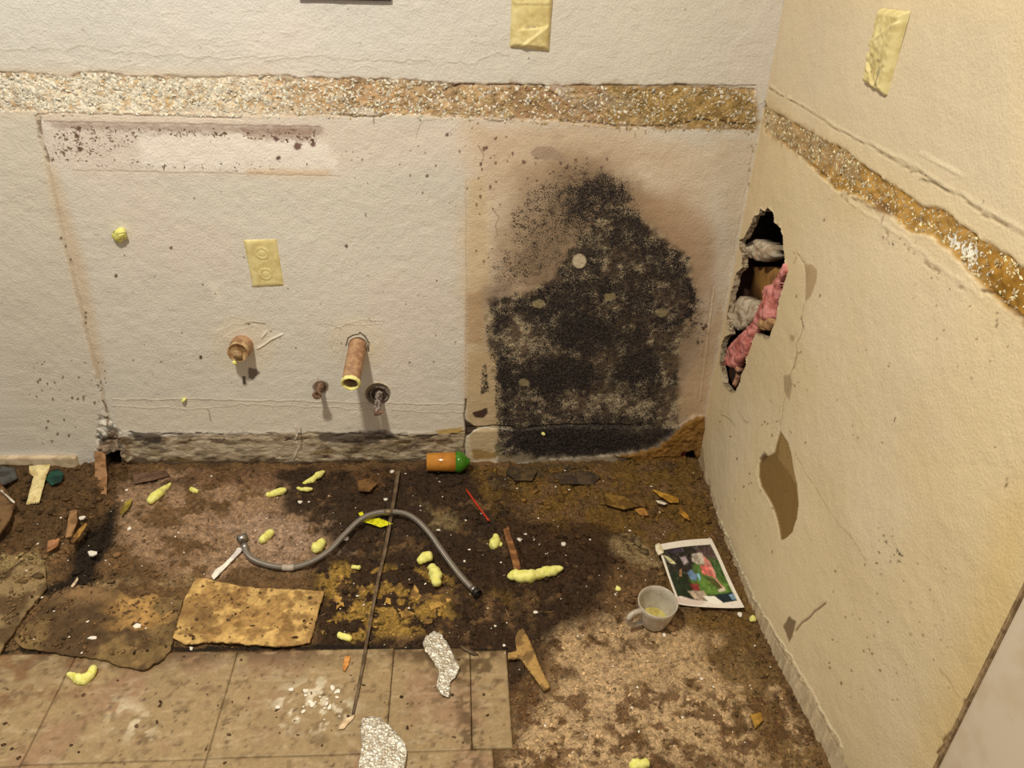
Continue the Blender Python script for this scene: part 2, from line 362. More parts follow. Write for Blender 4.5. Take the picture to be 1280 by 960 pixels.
B.fill([(604, 360), (640, 350), (640, 420), (612, 425)], (120, 98, 80), .6, soft=.015)
I, m = B.mask(core, soft=.01, warp=.01); q = ss(.4, .65, fbm(U[I], V[I], 45, 4, 71))[:, None]; bc = lin((84, 66, 48)) * (1 - q) + lin((166, 144, 108)) * q
mm = (m * .85)[:, None]; B.c[I] = B.c[I] * (1 - mm) + bc * mm
B.h[I] -= m * (fbm(U[I], V[I], 200, 3, 72) - .5) * .003; B.at['mold'][I] += m * (fbm(U[I], V[I], 24, 5, 73) - .5) * .34
B.attr('mold', ell(724, 326, 9, 9), 0, soft=.0015, warp=.001); B.fill(ell(724, 326, 8.5, 9), (176, 156, 122), 1, soft=.0015, warp=.001)
for (x, y, r) in ((674, 380, 7), (762, 371, 7), (828, 391, 7), (655, 478, 7)):
    B.attr('mold', ell(x, y, r, r * .7), .15, soft=.003, warp=.004, ws=120); B.fill(ell(x, y, r, r * .7), (122, 106, 70), .9, soft=.003, warp=.004, ws=120)
B.fill([(663, 190), (672, 184), (690, 183), (702, 192), (710, 203), (704, 206), (690, 200), (668, 199)], (150, 124, 100), .8, soft=.003, warp=.003)
B.dots(26, (640, 195, 760, 235), (96, 70, 54), (.8, 2))
B.dots(30, (595, 165, 645, 330), (108, 78, 56), (.6, 1.8)); B.dots(14, (870, 400, 885, 430), (60, 44, 30), (.7, 2))
B.line([(598, 180), (606, 196), (602, 210)], (120, 90, 70), 1.2, .8, .008); B.line([(616, 262), (622, 275), (620, 300)], (120, 86, 58), 1.2, .7, .008)
# foot of the mouldy wall
B.fill([(585, 440), (620, 440), (625, 570), (590, 572), (583, 500)], (178, 150, 108), .85, soft=.004)
B.attr('mold', [(602, 455), (608, 455), (612, 490), (600, 495)], .55, soft=.004, warp=.003, ws=120)
B.attr('mold', [(618, 475), (627, 480), (628, 530), (620, 530)], .5, soft=.004, warp=.003)
B.fill([(590, 516), (600, 513), (609, 510), (610, 517), (604, 523), (594, 522)], (58, 34, 30), .95, soft=.002, warp=.002)
B.line([(582, 500), (580, 520), (582, 535), (580, 575)], (56, 38, 24), 2.4, .95, .003, h=-.004)
B.fill([(581, 524), (590, 530), (597, 535), (590, 540), (582, 545)], (44, 28, 20), .95, soft=.002)
B.line([(583, 535), (600, 534), (625, 532), (650, 536), (680, 533), (700, 531), (790, 531)], (30, 20, 14), 2.0, .95, .003, h=-.004)
B.line([(584, 546), (592, 538), (606, 535), (640, 537)], (222, 206, 178), 1.6, .9, .002, h=.001)
B.fill([(590, 560), (620, 565), (620, 572), (592, 574)], (140, 104, 48), .8, soft=.004, warp=.004)
B.fill([(618, 556), (624, 550), (628, 562), (620, 570)], (60, 66, 36), .7, soft=.004)
B.fill([(640, 535), (850, 533), (845, 560), (700, 572), (640, 572)], (40, 32, 28), .6, soft=.008, warp=.01)
B.fill([(622, 566), (700, 574), (800, 566), (800, 576), (622, 578)], (104, 84, 52), .7, soft=.004, warp=.004)
B.relief([(584, 538), (700, 534), (850, 534), (850, 580), (584, 580)], .004, soft=.004)
# right end and corner bead
B.line([(893, 360), (884, 430), (876, 500)], (196, 164, 118), 2, .7, .002, h=.002); B.line([(890, 360), (880, 440), (872, 500)], (130, 98, 66), 1.1, .6, .002, h=-.001)
B.line([(944, 172), (925, 270), (905, 380), (890, 460)], (136, 106, 70), 1.2, .6, .003, brk=60)
B.dots(40, (935, 165, 952, 240), (126, 96, 56), (.5, 1.4))
B.fill([(893, 170), (946, 172), (905, 400), (895, 400), (905, 300)], (184, 156, 116), .5, soft=.02)
B.fill([(848, 500), (900, 380), (905, 400), (880, 520), (868, 525), (850, 520)], (172, 140, 100), .7, soft=.01)
# rotten corner growth
rot = [(868, 520), (880, 520), (880, 585), (868, 588), (835, 588), (812, 580), (790, 572), (770, 566), (800, 562), (822, 556), (838, 542), (852, 530)]
B.attr('mold', rot, 0, soft=.002, warp=.003, ws=100); B.fill(rot, (132, 88, 28), .95, soft=.002, warp=.003, ws=100)
B.relief(rot, .012, soft=.006, warp=.006, ws=80)
I, m = B.mask(rot, soft=.003); B.h[I] += m * (fbm(U[I], V[I], 80, 4, 81) - .5) * .012; B.c[I] *= (1 - m[:, None] * .5 * fbm(U[I], V[I], 90, 4, 82)[:, None])
B.fill([(856, 563), (866, 560), (870, 574), (857, 575)], (14, 8, 4), 1, soft=.0015, warp=.001); B.relief([(856, 563), (866, 560), (870, 574), (857, 575)], -.03, soft=.001)  # hole carved back, with the dark of the recess painted in too
B.fill([(849, 562), (855, 560), (856, 566), (851, 568)], (70, 16, 16), 1, soft=.001)
# lower left cove
B.line([(140, 500), (230, 499), (330, 500), (440, 503), (580, 505)], (160, 140, 108), 1.5, .7, .004, h=.0015); B.line([(140, 507), (240, 512), (300, 505), (450, 511), (580, 516)], (152, 128, 96), 1.2, .6, .005, h=.0012)
B.fill([(142, 498), (580, 503), (580, 540), (145, 540)], (202, 184, 154), .6, soft=.005)
cove = [(150, 546), (250, 543), (400, 540), (500, 543), (580, 538), (580, 585), (146, 590), (160, 565)]
B.fill(cove, (148, 124, 90), .9, soft=.004, warp=.003)
I, m = B.mask(cove, soft=.004); nn = fbm(U[I], V[I] * 2.5, 34, 6, 91, .62)
mm = (m * ss(.45, .7, nn) * .9)[:, None]; B.c[I] = B.c[I] * (1 - mm) + lin((70, 52, 36)) * mm
mm = (m * ss(.55, .35, nn) * .55)[:, None] if False else (m * (1 - ss(.3, .45, nn)) * .7)[:, None]; B.c[I] = B.c[I] * (1 - mm) + lin((182, 162, 130)) * mm
B.fill([(160, 558), (260, 552), (380, 550), (380, 566), (280, 570), (165, 572)], (168, 148, 116), .6, soft=.006, warp=.006, ws=30)
B.fill([(420, 552), (500, 552), (520, 565), (430, 570)], (134, 114, 82), .6, soft=.006, warp=.006)
B.fill([(140, 572), (350, 576), (580, 572), (580, 592), (140, 592)], (66, 48, 30), .85, soft=.004, warp=.004)
for seg in ([(160, 541), (205, 543), (300, 541), (360, 543), (375, 541)], [(372, 549), (430, 543), (495, 541)], [(240, 552), (300, 546), (380, 550)], [(495, 544), (530, 545), (570, 541)]):
    B.line(seg, (44, 34, 28), 2.6, .9, .006, h=-.002, brk=35)
B.fill([(165, 540), (200, 541), (205, 556), (190, 560), (168, 552)], (50, 42, 36), .8, soft=.005, warp=.006, ws=60)
B.fill([(395, 541), (480, 538), (500, 546), (460, 555), (400, 552)], (58, 46, 38), .8, soft=.006, warp=.008, ws=60)
for k in range(60):
    x0 = random.uniform(155, 575); y0 = random.uniform(543, 576); a_ = random.uniform(3, 12)
    B.fill(ell(x0, y0, a_, random.uniform(1.2, 4)), random.choice(((62, 46, 32), (84, 64, 42), (176, 156, 122), (190, 170, 136), (104, 80, 44))), random.uniform(.3, .75), soft=.003, warp=.006, ws=90)
B.fill([(545, 538), (578, 534), (578, 540), (548, 542)], (166, 130, 48), .8, soft=.003)
B.line([(371, 534), (370, 550), (374, 560), (368, 572)], (196, 174, 148), 2.2, .9, .006, h=.003); B.line([(377, 536), (377, 560)], (70, 54, 40), 1.6, .8, .004)
B.line([(345, 571), (376, 574)], (206, 184, 150), 1.4, .9, .002, h=.001)
B.relief([(150, 541), (580, 540), (580, 600), (150, 600)], .002, soft=.008, warp=.008); B.h[I] += m * (nn - .5) * .008
B.line([(150, 541), (260, 543), (400, 541), (500, 543), (580, 539)], (96, 76, 54), 1.6, .7, .006, h=-.0015, brk=25)
B.fill([(124, 560), (132, 535), (146, 536), (160, 560), (166, 592), (124, 594)], (116, 84, 50), .75, soft=.008, warp=.018, ws=50)
B.relief([(130, 530), (145, 540), (165, 575), (160, 592), (130, 592), (122, 565)], .006, soft=.008, warp=.01, ws=70)
I2, m2 = B.mask([(126, 520), (145, 530), (165, 575), (162, 592), (124, 592), (120, 565)], soft=.008, warp=.012); B.h[I2] += m2 * (fbm(U[I2], V[I2], 90, 4, 93) - .5) * .02; B.c[I2] *= (1 - m2 * .7 * ss(.45, .6, fbm(U[I2], V[I2], 70, 4, 94)))[:, None]
B.fill([(134, 568), (150, 562), (154, 594), (134, 596)], (18, 14, 10), 1, soft=.003, warp=.003); B.relief([(134, 568), (150, 562), (154, 594), (134, 596)], -.03, soft=.003)  # corner cavity: its dark is painted in besides the recess
# around the pipes
for (cx, cy, r) in ((303, 432, 28), (448, 430, 26)):
    for k in range(3): B.line(ell(cx + k, cy - 2, r + 6 * k, (r + 5 * k) * .85)[7:15], (182, 162, 128), 1.1, .3, .02, h=.001)
    B.fill(ell(cx, cy, r * 1.5, r * 1.3), (206, 186, 150), .5, soft=.02)
B.line([(322, 436), (338, 425), (352, 418)], (216, 200, 170), 2.2, .8, .003, h=.003); B.line([(328, 422), (333, 415)], (216, 200, 170), 2, .8, .002, h=.003)
B.line([(306, 404), (318, 403), (330, 404)], (92, 76, 52), 1.8, .8, .003); B.fill([(309, 403), (313, 406), (310, 406)], (60, 46, 34), .9, soft=.001)
B.fill([(311, 459), (320, 461), (326, 466), (319, 471), (316, 475), (311, 472), (310, 464)], (104, 88, 72), .9, soft=.0015, warp=.001, ws=200)
B.fill([(303, 470), (307, 470), (307, 480), (304, 481)], (84, 66, 50), .9, soft=.001)
B.line([(433, 433), (435, 424), (441, 419), (449, 418)], (62, 42, 28), 1.8, .95, .003, h=-.003); B.line([(449, 417), (457, 422), (461, 430), (461, 440)], (62, 42, 28), 2.2, .95, .003, h=-.003); B.fill([(461, 427), (467, 430), (468, 441), (462, 443)], (206, 184, 142), .8, soft=.0015, warp=.001)  # dark of the pipe's opening, painted as thin crescents
B.fill(ell(472, 492, 16, 14), (128, 110, 86), .9, soft=.002); B.fill(ell(473, 494, 13, 10), (66, 52, 42), .95, soft=.002, warp=.002); B.relief(ell(473, 493, 15, 13), -.006, soft=.003)
B.line(ell(472, 492, 16, 14)[8:16], (206, 184, 120), 1.3, .8, .001, h=.002)
B.fill(ell(401, 484, 10, 8), (110, 84, 60), .9, soft=.002, warp=.003)
B.line([(404, 416), (426, 412)], (140, 112, 84), .8, .8, .002)if False else B.line([(405, 404), (427, 412)], (140, 114, 86), .9, .8, .002)
B.line([(461, 398), (465, 404)], (110, 84, 60), 1, .8, .001)
B.fill([(260, 352), (272, 356), (277, 378), (268, 374)], (216, 200, 170), .6, soft=.006); B.fill([(255, 240), (280, 245), (268, 270), (258, 262)], (212, 196, 168), .4, soft=.008) if False else None
B.dots(55, (140, 225, 580, 480), (96, 72, 54), (.5, 1.2)); B.dots(30, (420, 150, 600, 260), (104, 78, 58), (.5, 1.3)); B.dots(14, (60, 10, 900, 85), (110, 86, 66), (.5, 1.1))
for (x, y) in ((559, 168), (608, 185), (601, 205), (534, 220), (347, 198), (433, 308), (251, 446), (251, 447), (214, 310), (145, 345)): B.fill(ell(x, y, 2, 2.4), (84, 60, 44), .9, soft=.0012, warp=.001)
B.line([(262, 518), (264, 526)], (110, 86, 60), 1.6, .8, .002); B.line([(262, 515), (259, 512)], (110, 86, 60), 1.6, .8, .002)
wall_back = B.build('wall_back', M_wall, lambda u, v, h: np.stack([u, -h, v], 1))

# ================================================================== RIGHT WALL (u = -y, v = z, h into the room = -x)
Rw = Surf(axis(0.0, 1.22, .003, hi=2.3), axis(-.012, 1.26, .003, hi=2.44), lambda x, y: np.array([-WR(x, y)[1], WR(x, y)[2]]), (203, 177, 130))
U, V = Rw.U, Rw.V
Rw.c *= 1 + (fbm(U, V, 2.5, 3, 140)[:, None] - .5) * .14
pk = ss(.45, .7, fbm(U, V, 4, 3, 144))[:, None] * .5
Rw.c = Rw.c * (1 - pk) + lin((208, 184, 146)) * pk
Rw.h += (fbm(U, V, 60, 3, 150) - .5) * .0012 + (fbm(U, V, 5, 3, 151) - .5) * .008
Rw.h *= ss(0, .03, U)
Rw.h += .022 * np.sin(np.pi * np.clip(U / .95, 0, 1)) * (1 - ss(.0, .38, V))
Rw.fill([(962, 0), (1280, 0), (1280, 300), (962, 110)], (198, 176, 140), .7, soft=.05)
Rw.fill([(1250, 640), (1290, 600), (1280, 790), (1190, 950), (1140, 960), (1200, 820)], (200, 166, 98), .6, soft=.05)
bandR = [(955, 122), (960, 135), (985, 150), (1010, 165), (1052, 185), (1080, 207), (1120, 236), (1150, 258), (1177, 261), (1200, 283), (1235, 305), (1258, 320), (1280, 335), (1360, 390),
         (1360, 470), (1280, 397), (1258, 386), (1238, 366), (1222, 350), (1208, 338), (1190, 315), (1162, 296), (1130, 287), (1112, 270), (1100, 262), (1066, 243), (1045, 238), (1020, 215), (1000, 195), (975, 177), (955, 165)]
Rw.fill(bandR, (160, 116, 48), .97, soft=.002, warp=.004, ws=50)
Rw.fill([(955, 130), (1060, 190), (1080, 230), (1000, 195), (955, 165)], (156, 124, 80), .8, soft=.01, warp=.01)
Rw.fill([(1220, 310), (1360, 390), (1360, 470), (1240, 370)], (140, 94, 22), .7, soft=.01, warp=.02)
Rw.fill([(1084, 242), (1108, 256), (1112, 270), (1095, 264)], (120, 84, 44), .9, soft=.003)
Rw.attr('crust', bandR, .5, soft=.003, warp=.004); Rw.attr('crust', [(1178, 290), (1220, 310), (1222, 340), (1195, 320)], .75, soft=.006, warp=.006)
Rw.attr('crust', [(1245, 320), (1360, 390), (1360, 460), (1250, 370)], .32, soft=.01)
Rw.relief(bandR, -.004, soft=.0015, warp=.003, ws=50)
I, m = Rw.mask(bandR, soft=.002); Rw.h[I] += m * (fbm(U[I], V[I], 110, 3, 161) - .4) * .007; Rw.c[I] *= (1 + m * (fbm(U[I], V[I], 50, 4, 162) - .5) * 1.1)[:, None]
Rw.line([(955, 158), (985, 180), (1010, 202), (1045, 232), (1085, 258), (1103, 268)], (92, 62, 26), 2, .8, .006, brk=30)
Rw.line([(1228, 362), (1245, 368), (1262, 385), (1280, 398)], (86, 54, 16), 2.4, .9, .004, h=-.002)
Rw.line([(1103, 270), (1101, 278)], (50, 34, 22), 1.6, .9, .001)
Rw.line([(962, 109), (1005, 135), (1045, 160), (1085, 180), (1120, 203), (1150, 218), (1180, 235), (1230, 268), (1280, 292), (1350, 335)], (120, 94, 60), 1.3, .9, .006, h=-.002)
Rw.line([(962, 107), (1045, 158), (1085, 178), (1130, 200), (1180, 232), (1280, 289)], (222, 200, 156), 1.6, .6, .003, h=.0015)  # pale line paints the highlight on the ridge beside the crack
Rw.line([(1135, 213), (1147, 222), (1170, 232), (1184, 240)], (76, 60, 24), 1.8, .8, .006, brk=60); Rw.line([(1148, 190), (1175, 205), (1200, 220)], (222, 202, 158), 1.6, .6, .003, h=.002)
Rw.line([(1048, 240), (1080, 265), (1105, 290), (1130, 312), (1165, 332), (1205, 362), (1230, 382)], (128, 98, 64), 2.0, .8, .008, h=-.002, brk=55)
Rw.line([(1060, 250), (1120, 292), (1160, 320), (1228, 372)], (220, 198, 154), 1.6, .5, .004, h=.0015)  # painted highlight on the ridge of the lower crack
Rw.attr('speck', [(1040, 240), (1080, 262), (1180, 335), (1230, 390), (1190, 372), (1110, 310), (1050, 262)], .35, soft=.01, warp=.008)
Rw.attr('speck', [(960, 168), (1000, 200), (1040, 236), (1000, 225), (960, 190)], .3, soft=.01)
# vertical tear
Rw.fill([(1006, 330), (1014, 330), (1021, 338), (1020, 352), (1014, 370), (1008, 376), (1007, 350)], (168, 138, 96), .95, soft=.0015, warp=.0015)
Rw.line([(994, 315), (1004, 328), (1008, 350), (1006, 378), (1002, 398), (1004, 410), (996, 430), (996, 448), (990, 465), (984, 485), (979, 505), (974, 538)], (142, 112, 74), 1.3, .8, .004, h=-.002)
Rw.line([(1001, 396), (1006, 410)], (80, 60, 40), 1.8, .9, .002); Rw.line([(997, 440), (990, 463)], (84, 62, 40), 1.8, .8, .002, h=-.002)
Rw.fill([(980, 470), (988, 468), (991, 480), (986, 500), (980, 490)], (150, 122, 84), .7, soft=.003, warp=.003)
Rw.line([(992, 315), (996, 322), (992, 330)], (140, 110, 74), 1.4, .8, .002); Rw.fill([(987, 418), (994, 420), (993, 427), (989, 426)], (160, 130, 92), .8, soft=.002)
tear = [(974, 539), (979, 545), (985, 556), (988, 566), (991, 585), (996, 605), (999, 630), (998, 648), (994, 665), (988, 672), (982, 676), (979, 660), (975, 646), (970, 632), (963, 620), (956, 608), (952, 596), (951, 580), (955, 570), (962, 570), (968, 566), (971, 552)]
Rw.fill(tear, (124, 94, 50), 1, soft=.0012); Rw.relief(tear, -.003, soft=.0012)
Rw.fill([(974, 540), (985, 556), (991, 585), (996, 610), (985, 590), (972, 572)], (146, 114, 66), .9, soft=.0015)
Rw.fill([(952, 573), (957, 563), (961, 569), (955, 578)], (92, 68, 40), .8, soft=.002)
Rw.line([(975, 534), (964, 560), (951, 572), (948, 590), (955, 610)], (222, 198, 152), 1.3, .6, .002, h=.002)
# lower part
Rw.line([(993, 565), (1012, 600), (1030, 630), (1045, 652), (1062, 668), (1082, 700)], (158, 128, 86), 1.1, .7, .003)
skirt = [(905, 640), (930, 690), (960, 752), (1000, 830), (1045, 920), (1062, 965), (1030, 965), (985, 860), (935, 760), (903, 672), (872, 590), (880, 570)]
Rw.fill(skirt, (176, 152, 114), .7, soft=.006, warp=.004)
Rw.line([(905, 640), (930, 695), (958, 750), (998, 820), (1030, 885), (1055, 935)], (218, 200, 160), 1.6, .75, .004, h=.003)
Rw.line([(901, 640), (926, 697), (954, 752), (994, 823), (1026, 888), (1050, 938)], (130, 104, 70), 1.5, .6, .004, h=-.002, brk=30)
I, m = Rw.mask(skirt, soft=.004); st = fbm(U[I] * 9, V[I] + U[I] * .9, 26, 4, 171); Rw.c[I] *= (1 + m * (st - .5) * .8)[:, None]; Rw.h[I] += m * (st - .5) * .006
Rw.fill([(990, 783), (996, 770), (1003, 776), (1001, 790), (996, 803)], (110, 86, 56), .9, soft=.002, warp=.003, ws=120)  # crevice: its dark is painted on as a patch
Rw.line([(1034, 753), (1022, 765), (1010, 778), (1002, 788)], (96, 68, 36), 2, .95, .002, h=-.002)
Rw.line([(1153, 805), (1170, 830), (1182, 845), (1195, 865), (1200, 872)], (146, 118, 72), 1.4, .75, .003, brk=40)
Rw.line([(1206, 875), (1203, 895), (1198, 908), (1188, 916), (1177, 926)], (92, 64, 26), 2.4, .95, .002, h=-.002); Rw.line([(1180, 930), (1171, 941)], (92, 64, 26), 2.6, .95, .002)
Rw.fill([(1124, 690), (1129, 695), (1128, 696), (1122, 693)], (60, 44, 28), .95, soft=.001)
Rw.line([(1119, 599), (1117, 605)], (90, 66, 38), 1.4, .9, .001) if False else Rw.line([(1258, 598), (1256, 608)], (90, 66, 38), 1.4, .9, .001)
Rw.line([(1118, 522), (1117, 527)], (90, 66, 38), 1.6, .9, .001); Rw.line([(1247, 400), (1246, 408)], (90, 66, 38), 1.6, .9, .001)
Rw.dots(14, (1094, 660, 1126, 705), (70, 50, 34), (.6, 1.6)); Rw.dots(60, (1040, 700, 1190, 880), (120, 94, 62), (.5, 1.4)); Rw.dots(60, (960, 230, 1260, 560), (120, 94, 62), (.5, 1.3))
Rw.dots(30, (890, 500, 990, 700), (110, 86, 56), (.5, 1.2))
Rw.line([(903, 517), (910, 522), (918, 527), (920, 533)], (146, 124, 60), 2, .7, .003); Rw.line([(924, 515), (930, 525), (937, 529)], (130, 102, 60), 1.2, .8, .002)
Rw.fill([(872, 560), (880, 560), (885, 600), (905, 655), (900, 665), (880, 600)], (140, 112, 74), .6, soft=.006, warp=.004)
Rw.line([(957, 115), (944, 180), (925, 280), (905, 385), (885, 490), (874, 565)], (184, 158, 114), 2.6, .6, .002, h=.002)
Rw.fill([(962, 120), (972, 130), (930, 330), (905, 430), (880, 550), (874, 560), (900, 420), (940, 220)], (196, 168, 122), .6, soft=.01)
z1 = lambda pts: [(880 + x / 3.694, 240 + y / 3.694) for x, y in pts]
hole = z1([(265, 75), (285, 90), (300, 70), (325, 100), (325, 140), (355, 165), (365, 200), (365, 250), (372, 300), (378, 340), (382, 385), (365, 440), (355, 480), (345, 520), (330, 600), (310, 650), (305, 675), (285, 670), (240, 650), (215, 700), (195, 745), (195, 800), (170, 850), (165, 890), (145, 925), (125, 920), (90, 880), (85, 830), (72, 790), (80, 720), (95, 670), (125, 655), (110, 620), (110, 560), (125, 480), (140, 430), (150, 380), (180, 350), (180, 290), (165, 260), (165, 220), (185, 215), (210, 165), (225, 140), (235, 110), (258, 105)])
HP = Rw.P(hole)
Rw.fill(hole, (150, 124, 86), .8, soft=.004, warp=.003, ws=120)
Rw.line(hole + [hole[0]], (196, 174, 132), 2, .8, .002, h=.002, brk=60)
# snap vertices to the hole outline, drop the inside
I = Rw.box(HP, .006); sd = segd(Rw.U[I], Rw.V[I], HP, True)
eps = 1e-4; gx = (segd(Rw.U[I] + eps, Rw.V[I], HP, True) - sd) / eps; gy = (segd(Rw.U[I], Rw.V[I] + eps, HP, True) - sd) / eps
nr = np.abs(sd) < .0018; sd_all = np.full(Rw.U.size, 1.); sd_all[I] = sd
Rw.U[I[nr]] -= (sd * gx)[nr]; Rw.V[I[nr]] -= (sd * gy)[nr]; sd_all[I[nr]] = 0
F4 = gridfaces(Rw.nu, Rw.nv); keep = (sd_all[F4].min(1) >= -1e-6)
M_wallr = mat_wall('plaster_right', .0007)
R3 = lambda u, v, h: np.stack([-h, -u, v], 1)
wall_right = Rw.build('wall_right', M_wallr, lambda u, v, h: R3(u, v, h)[:, :], keep)
# the broken board edge: quads from the rim back 13 mm
ins = F4[~keep]; ed = {}
for f in ins:
    for a, b in ((0, 1), (1, 2), (2, 3), (3, 0)): ed[(f[a], f[b])] = 1
rim = [(a, b) for (a, b) in ed if (b, a) not in ed]
vs_ = []; fs_ = []
for a, b in rim:
    pa = np.array([-Rw.h[a], -Rw.U[a], Rw.V[a]]); pb = np.array([-Rw.h[b], -Rw.U[b], Rw.V[b]]); n0 = len(vs_)
    vs_ += [pa, pb, pb + [.014, 0, 0], pa + [.014, 0, 0]]; fs_.append((n0, n0 + 1, n0 + 2, n0 + 3))
M_gyp = mat_simple('gypsum', alb((176, 154, 118)), .9, c2=alb((96, 70, 46)), mscale=90, bscale=300)
obj('broken_edge', vs_, fs_, M_gyp, wall_right, smooth=False)

# ================================================================== FLOOR
Fs = Surf(axis(-1.75, .035, .0025, lo=-2.9), axis(-1.02, .07, .0025, lo=-2.2), lambda x, y: FL(x, y)[:2], (98, 70, 40))
U, V = Fs.U, Fs.V
n_ = fbm(U, V, 14, 5, 200)[:, None]; Fs.c = Fs.c * (.6 + .8 * n_)
def blotch(pts, col, a, soft=.02, warp=.03, ws=16, thr=(.40, .55), fs=22, seed=220):
    I, m = Fs.mask(pts, soft=soft, warp=warp, ws=ws); q = fbm(U[I], V[I], fs, 5, seed, .6)
    m = m * a * ss(thr[0], thr[1], q); Fs.c[I] = Fs.c[I] * (1 - m[:, None]) + lin(col) * m[:, None]
blotch([(160, 590), (330, 590), (420, 640), (440, 700), (300, 725), (220, 722), (140, 680)], (152, 118, 84), .85, thr=(.34, .56))
blotch([(260, 650), (400, 640), (440, 690), (330, 712)], (160, 128, 98), .7, seed=223)
blotch([(60, 735), (110, 735), (240, 715), (250, 735), (150, 735)], (148, 118, 76), .7, seed=224)
blotch([(160, 590), (580, 585), (580, 600), (160, 610)], (74, 50, 30), .8, thr=(.3, .5), seed=225)
blotch([(240, 590), (345, 588), (345, 612), (260, 612)], (120, 86, 56), .7, seed=226)
blotch([(345, 588), (590, 585), (640, 640), (620, 700), (440, 720), (400, 660), (360, 640)], (46, 30, 18), .92, thr=(.28, .45), seed=227)
blotch([(440, 585), (500, 585), (490, 612), (440, 610)], (92, 62, 32), .6, seed=228)
blotch([(520, 630), (570, 640), (580, 665), (530, 660)], (120, 98, 62), .8, thr=(.38, .5), seed=229)
blotch([(395, 700), (640, 680), (780, 680), (760, 740), (690, 790), (640, 860), (630, 820), (390, 815)], (48, 30, 16), .95, thr=(.25, .42), seed=230)
blotch([(400, 715), (470, 700), (560, 725), (570, 790), (420, 800)], (156, 118, 50), .8, thr=(.5, .56), fs=30, seed=231)
blotch([(590, 585), (860, 575), (890, 640), (900, 700), (850, 700), (760, 670), (660, 680), (600, 620)], (104, 74, 28), .85, thr=(.34, .52), seed=232)
blotch([(600, 585), (730, 580), (740, 600), (620, 610)], (66, 54, 38), .7, seed=233)
blotch([(640, 650), (800, 660), (800, 700), (640, 740)], (54, 33, 16), .85, thr=(.36, .5), seed=234)
blotch([(755, 672), (800, 672), (835, 700), (830, 715), (790, 705)], (140, 114, 74), .85, thr=(.3, .45), seed=235)
blotch([(620, 590), (640, 860), (640, 960), (660, 960), (700, 800), (760, 760)], (50, 32, 18), .6, seed=236)
blotch([(690, 800), (780, 770), (900, 790), (985, 870), (1030, 965), (640, 965), (650, 910), (690, 860)], (172, 138, 94), .97, soft=.03, thr=(.30, .47), fs=30, seed=237)
blotch([(700, 850), (800, 800), (860, 850), (820, 940), (700, 940)], (174, 140, 98), .7, soft=.03, thr=(.38, .52), fs=26, seed=238)
blotch([(860, 770), (930, 760), (1000, 880), (1040, 965), (960, 965), (900, 860)], (104, 76, 38), .85, soft=.03, thr=(.38, .54), fs=24, seed=239)
blotch([(640, 860), (1030, 860), (1030, 965), (640, 965)], (88, 58, 30), .8, thr=(.54, .60), fs=45, seed=240)
blotch([(830, 700), (900, 680), (960, 780), (900, 790), (840, 770)], (106, 76, 34), .8, seed=241)
blotch([(0, 690), (50, 675), (75, 690), (50, 720), (0, 730)], (146, 120, 74), .85, thr=(.34, .5), seed=242)
blotch([(0, 720), (50, 705), (60, 730), (5, 812), (0, 812)], (112, 86, 50), .8, seed=243)
blotch([(108, 650), (150, 630), (140, 680), (110, 735), (55, 742), (78, 715), (85, 690)], (30, 19, 10), .97, soft=.012, warp=.015, thr=(.12, .25), seed=244)  # crevice: shade of its depth painted in, relief cut further down
blotch([(0, 580), (130, 580), (140, 640), (60, 690), (0, 690)], (78, 54, 28), .8, thr=(.3, .5), seed=245)
blotch([(580, 730), (640, 740), (640, 760), (590, 760)], (92, 66, 26), .7, seed=246)
Fs.line([(0, 815), (25, 812), (120, 828), (215, 812), (400, 808), (630, 812)], (24, 15, 9), 5, .9, .004)
Fs.line([(0, 806), (18, 780), (55, 738)], (30, 19, 10), 3, .9, .003, h=-.003)
# relief
rough = 1 - ss(-.60, -.64, V) * (1 - ss(-.60, -.55, U)) if False else np.ones_like(U)
amp = fbm(U, V, 3.5, 3, 260)
Fs.h += (fbm(U, V, 40, 4, 261) - .5) * .020 * (.5 + amp) + (fbm(U, V, 130, 3, 262) - .5) * .012 + (fbm(U, V, 8, 3, 263) - .5) * .008
tilezone = (U < -.545) & (V < -.62); Fs.h = np.where(tilezone, -.004, Fs.h)
lo_ = ss(-.9, -.5, V) * 0 + 1
I, m = Fs.mask([(640, 860), (700, 800), (800, 780), (1000, 880), (1030, 965), (640, 965)], soft=.05); Fs.h[I] *= 1 - .7 * m
Fs.relief([(60, 600), (140, 585), (130, 640), (90, 660), (50, 640)], .022, soft=.04, warp=.02)
Fs.relief([(0, 585), (60, 585), (40, 640), (0, 660)], .016, soft=.03)
Fs.relief([(110, 640), (140, 640), (120, 700), (80, 735), (70, 720)], -.022, soft=.02)
Fs.relief([(780, 575), (870, 575), (890, 620), (820, 610)], .012, soft=.02, warp=.01)
Fs.relief([(136, 568), (155, 568), (158, 600), (140, 600)], -.02, soft=.01)
Fs.c *= (.65 + .7 * fbm(U, V, 130, 4, 266))[:, None]
M_floor = mat_dirt('dirt_floor', wet=True, var=(.58, 1.42))
floor = Fs.build('floor', M_floor, lambda u, v, h: np.stack([u, v, h], 1))
def floor_z(x, y):
    i = int(np.clip(np.searchsorted(Fs.us, x), 0, Fs.nu - 1)); j = int(np.clip(np.searchsorted(Fs.vs, y), 0, Fs.nv - 1)); return Fs.h[j * Fs.nu + i]
def floor_c(x, y):
    i = int(np.clip(np.searchsorted(Fs.us, x), 0, Fs.nu - 1)); j = int(np.clip(np.searchsorted(Fs.vs, y), 0, Fs.nv - 1)); return Fs.c[j * Fs.nu + i]

BOARDS = []
def top_z(x, y):
    for P_, z_ in BOARDS:
        if segd(np.array([x]), np.array([y]), P_, True)[0] < -.003: return z_
    return None
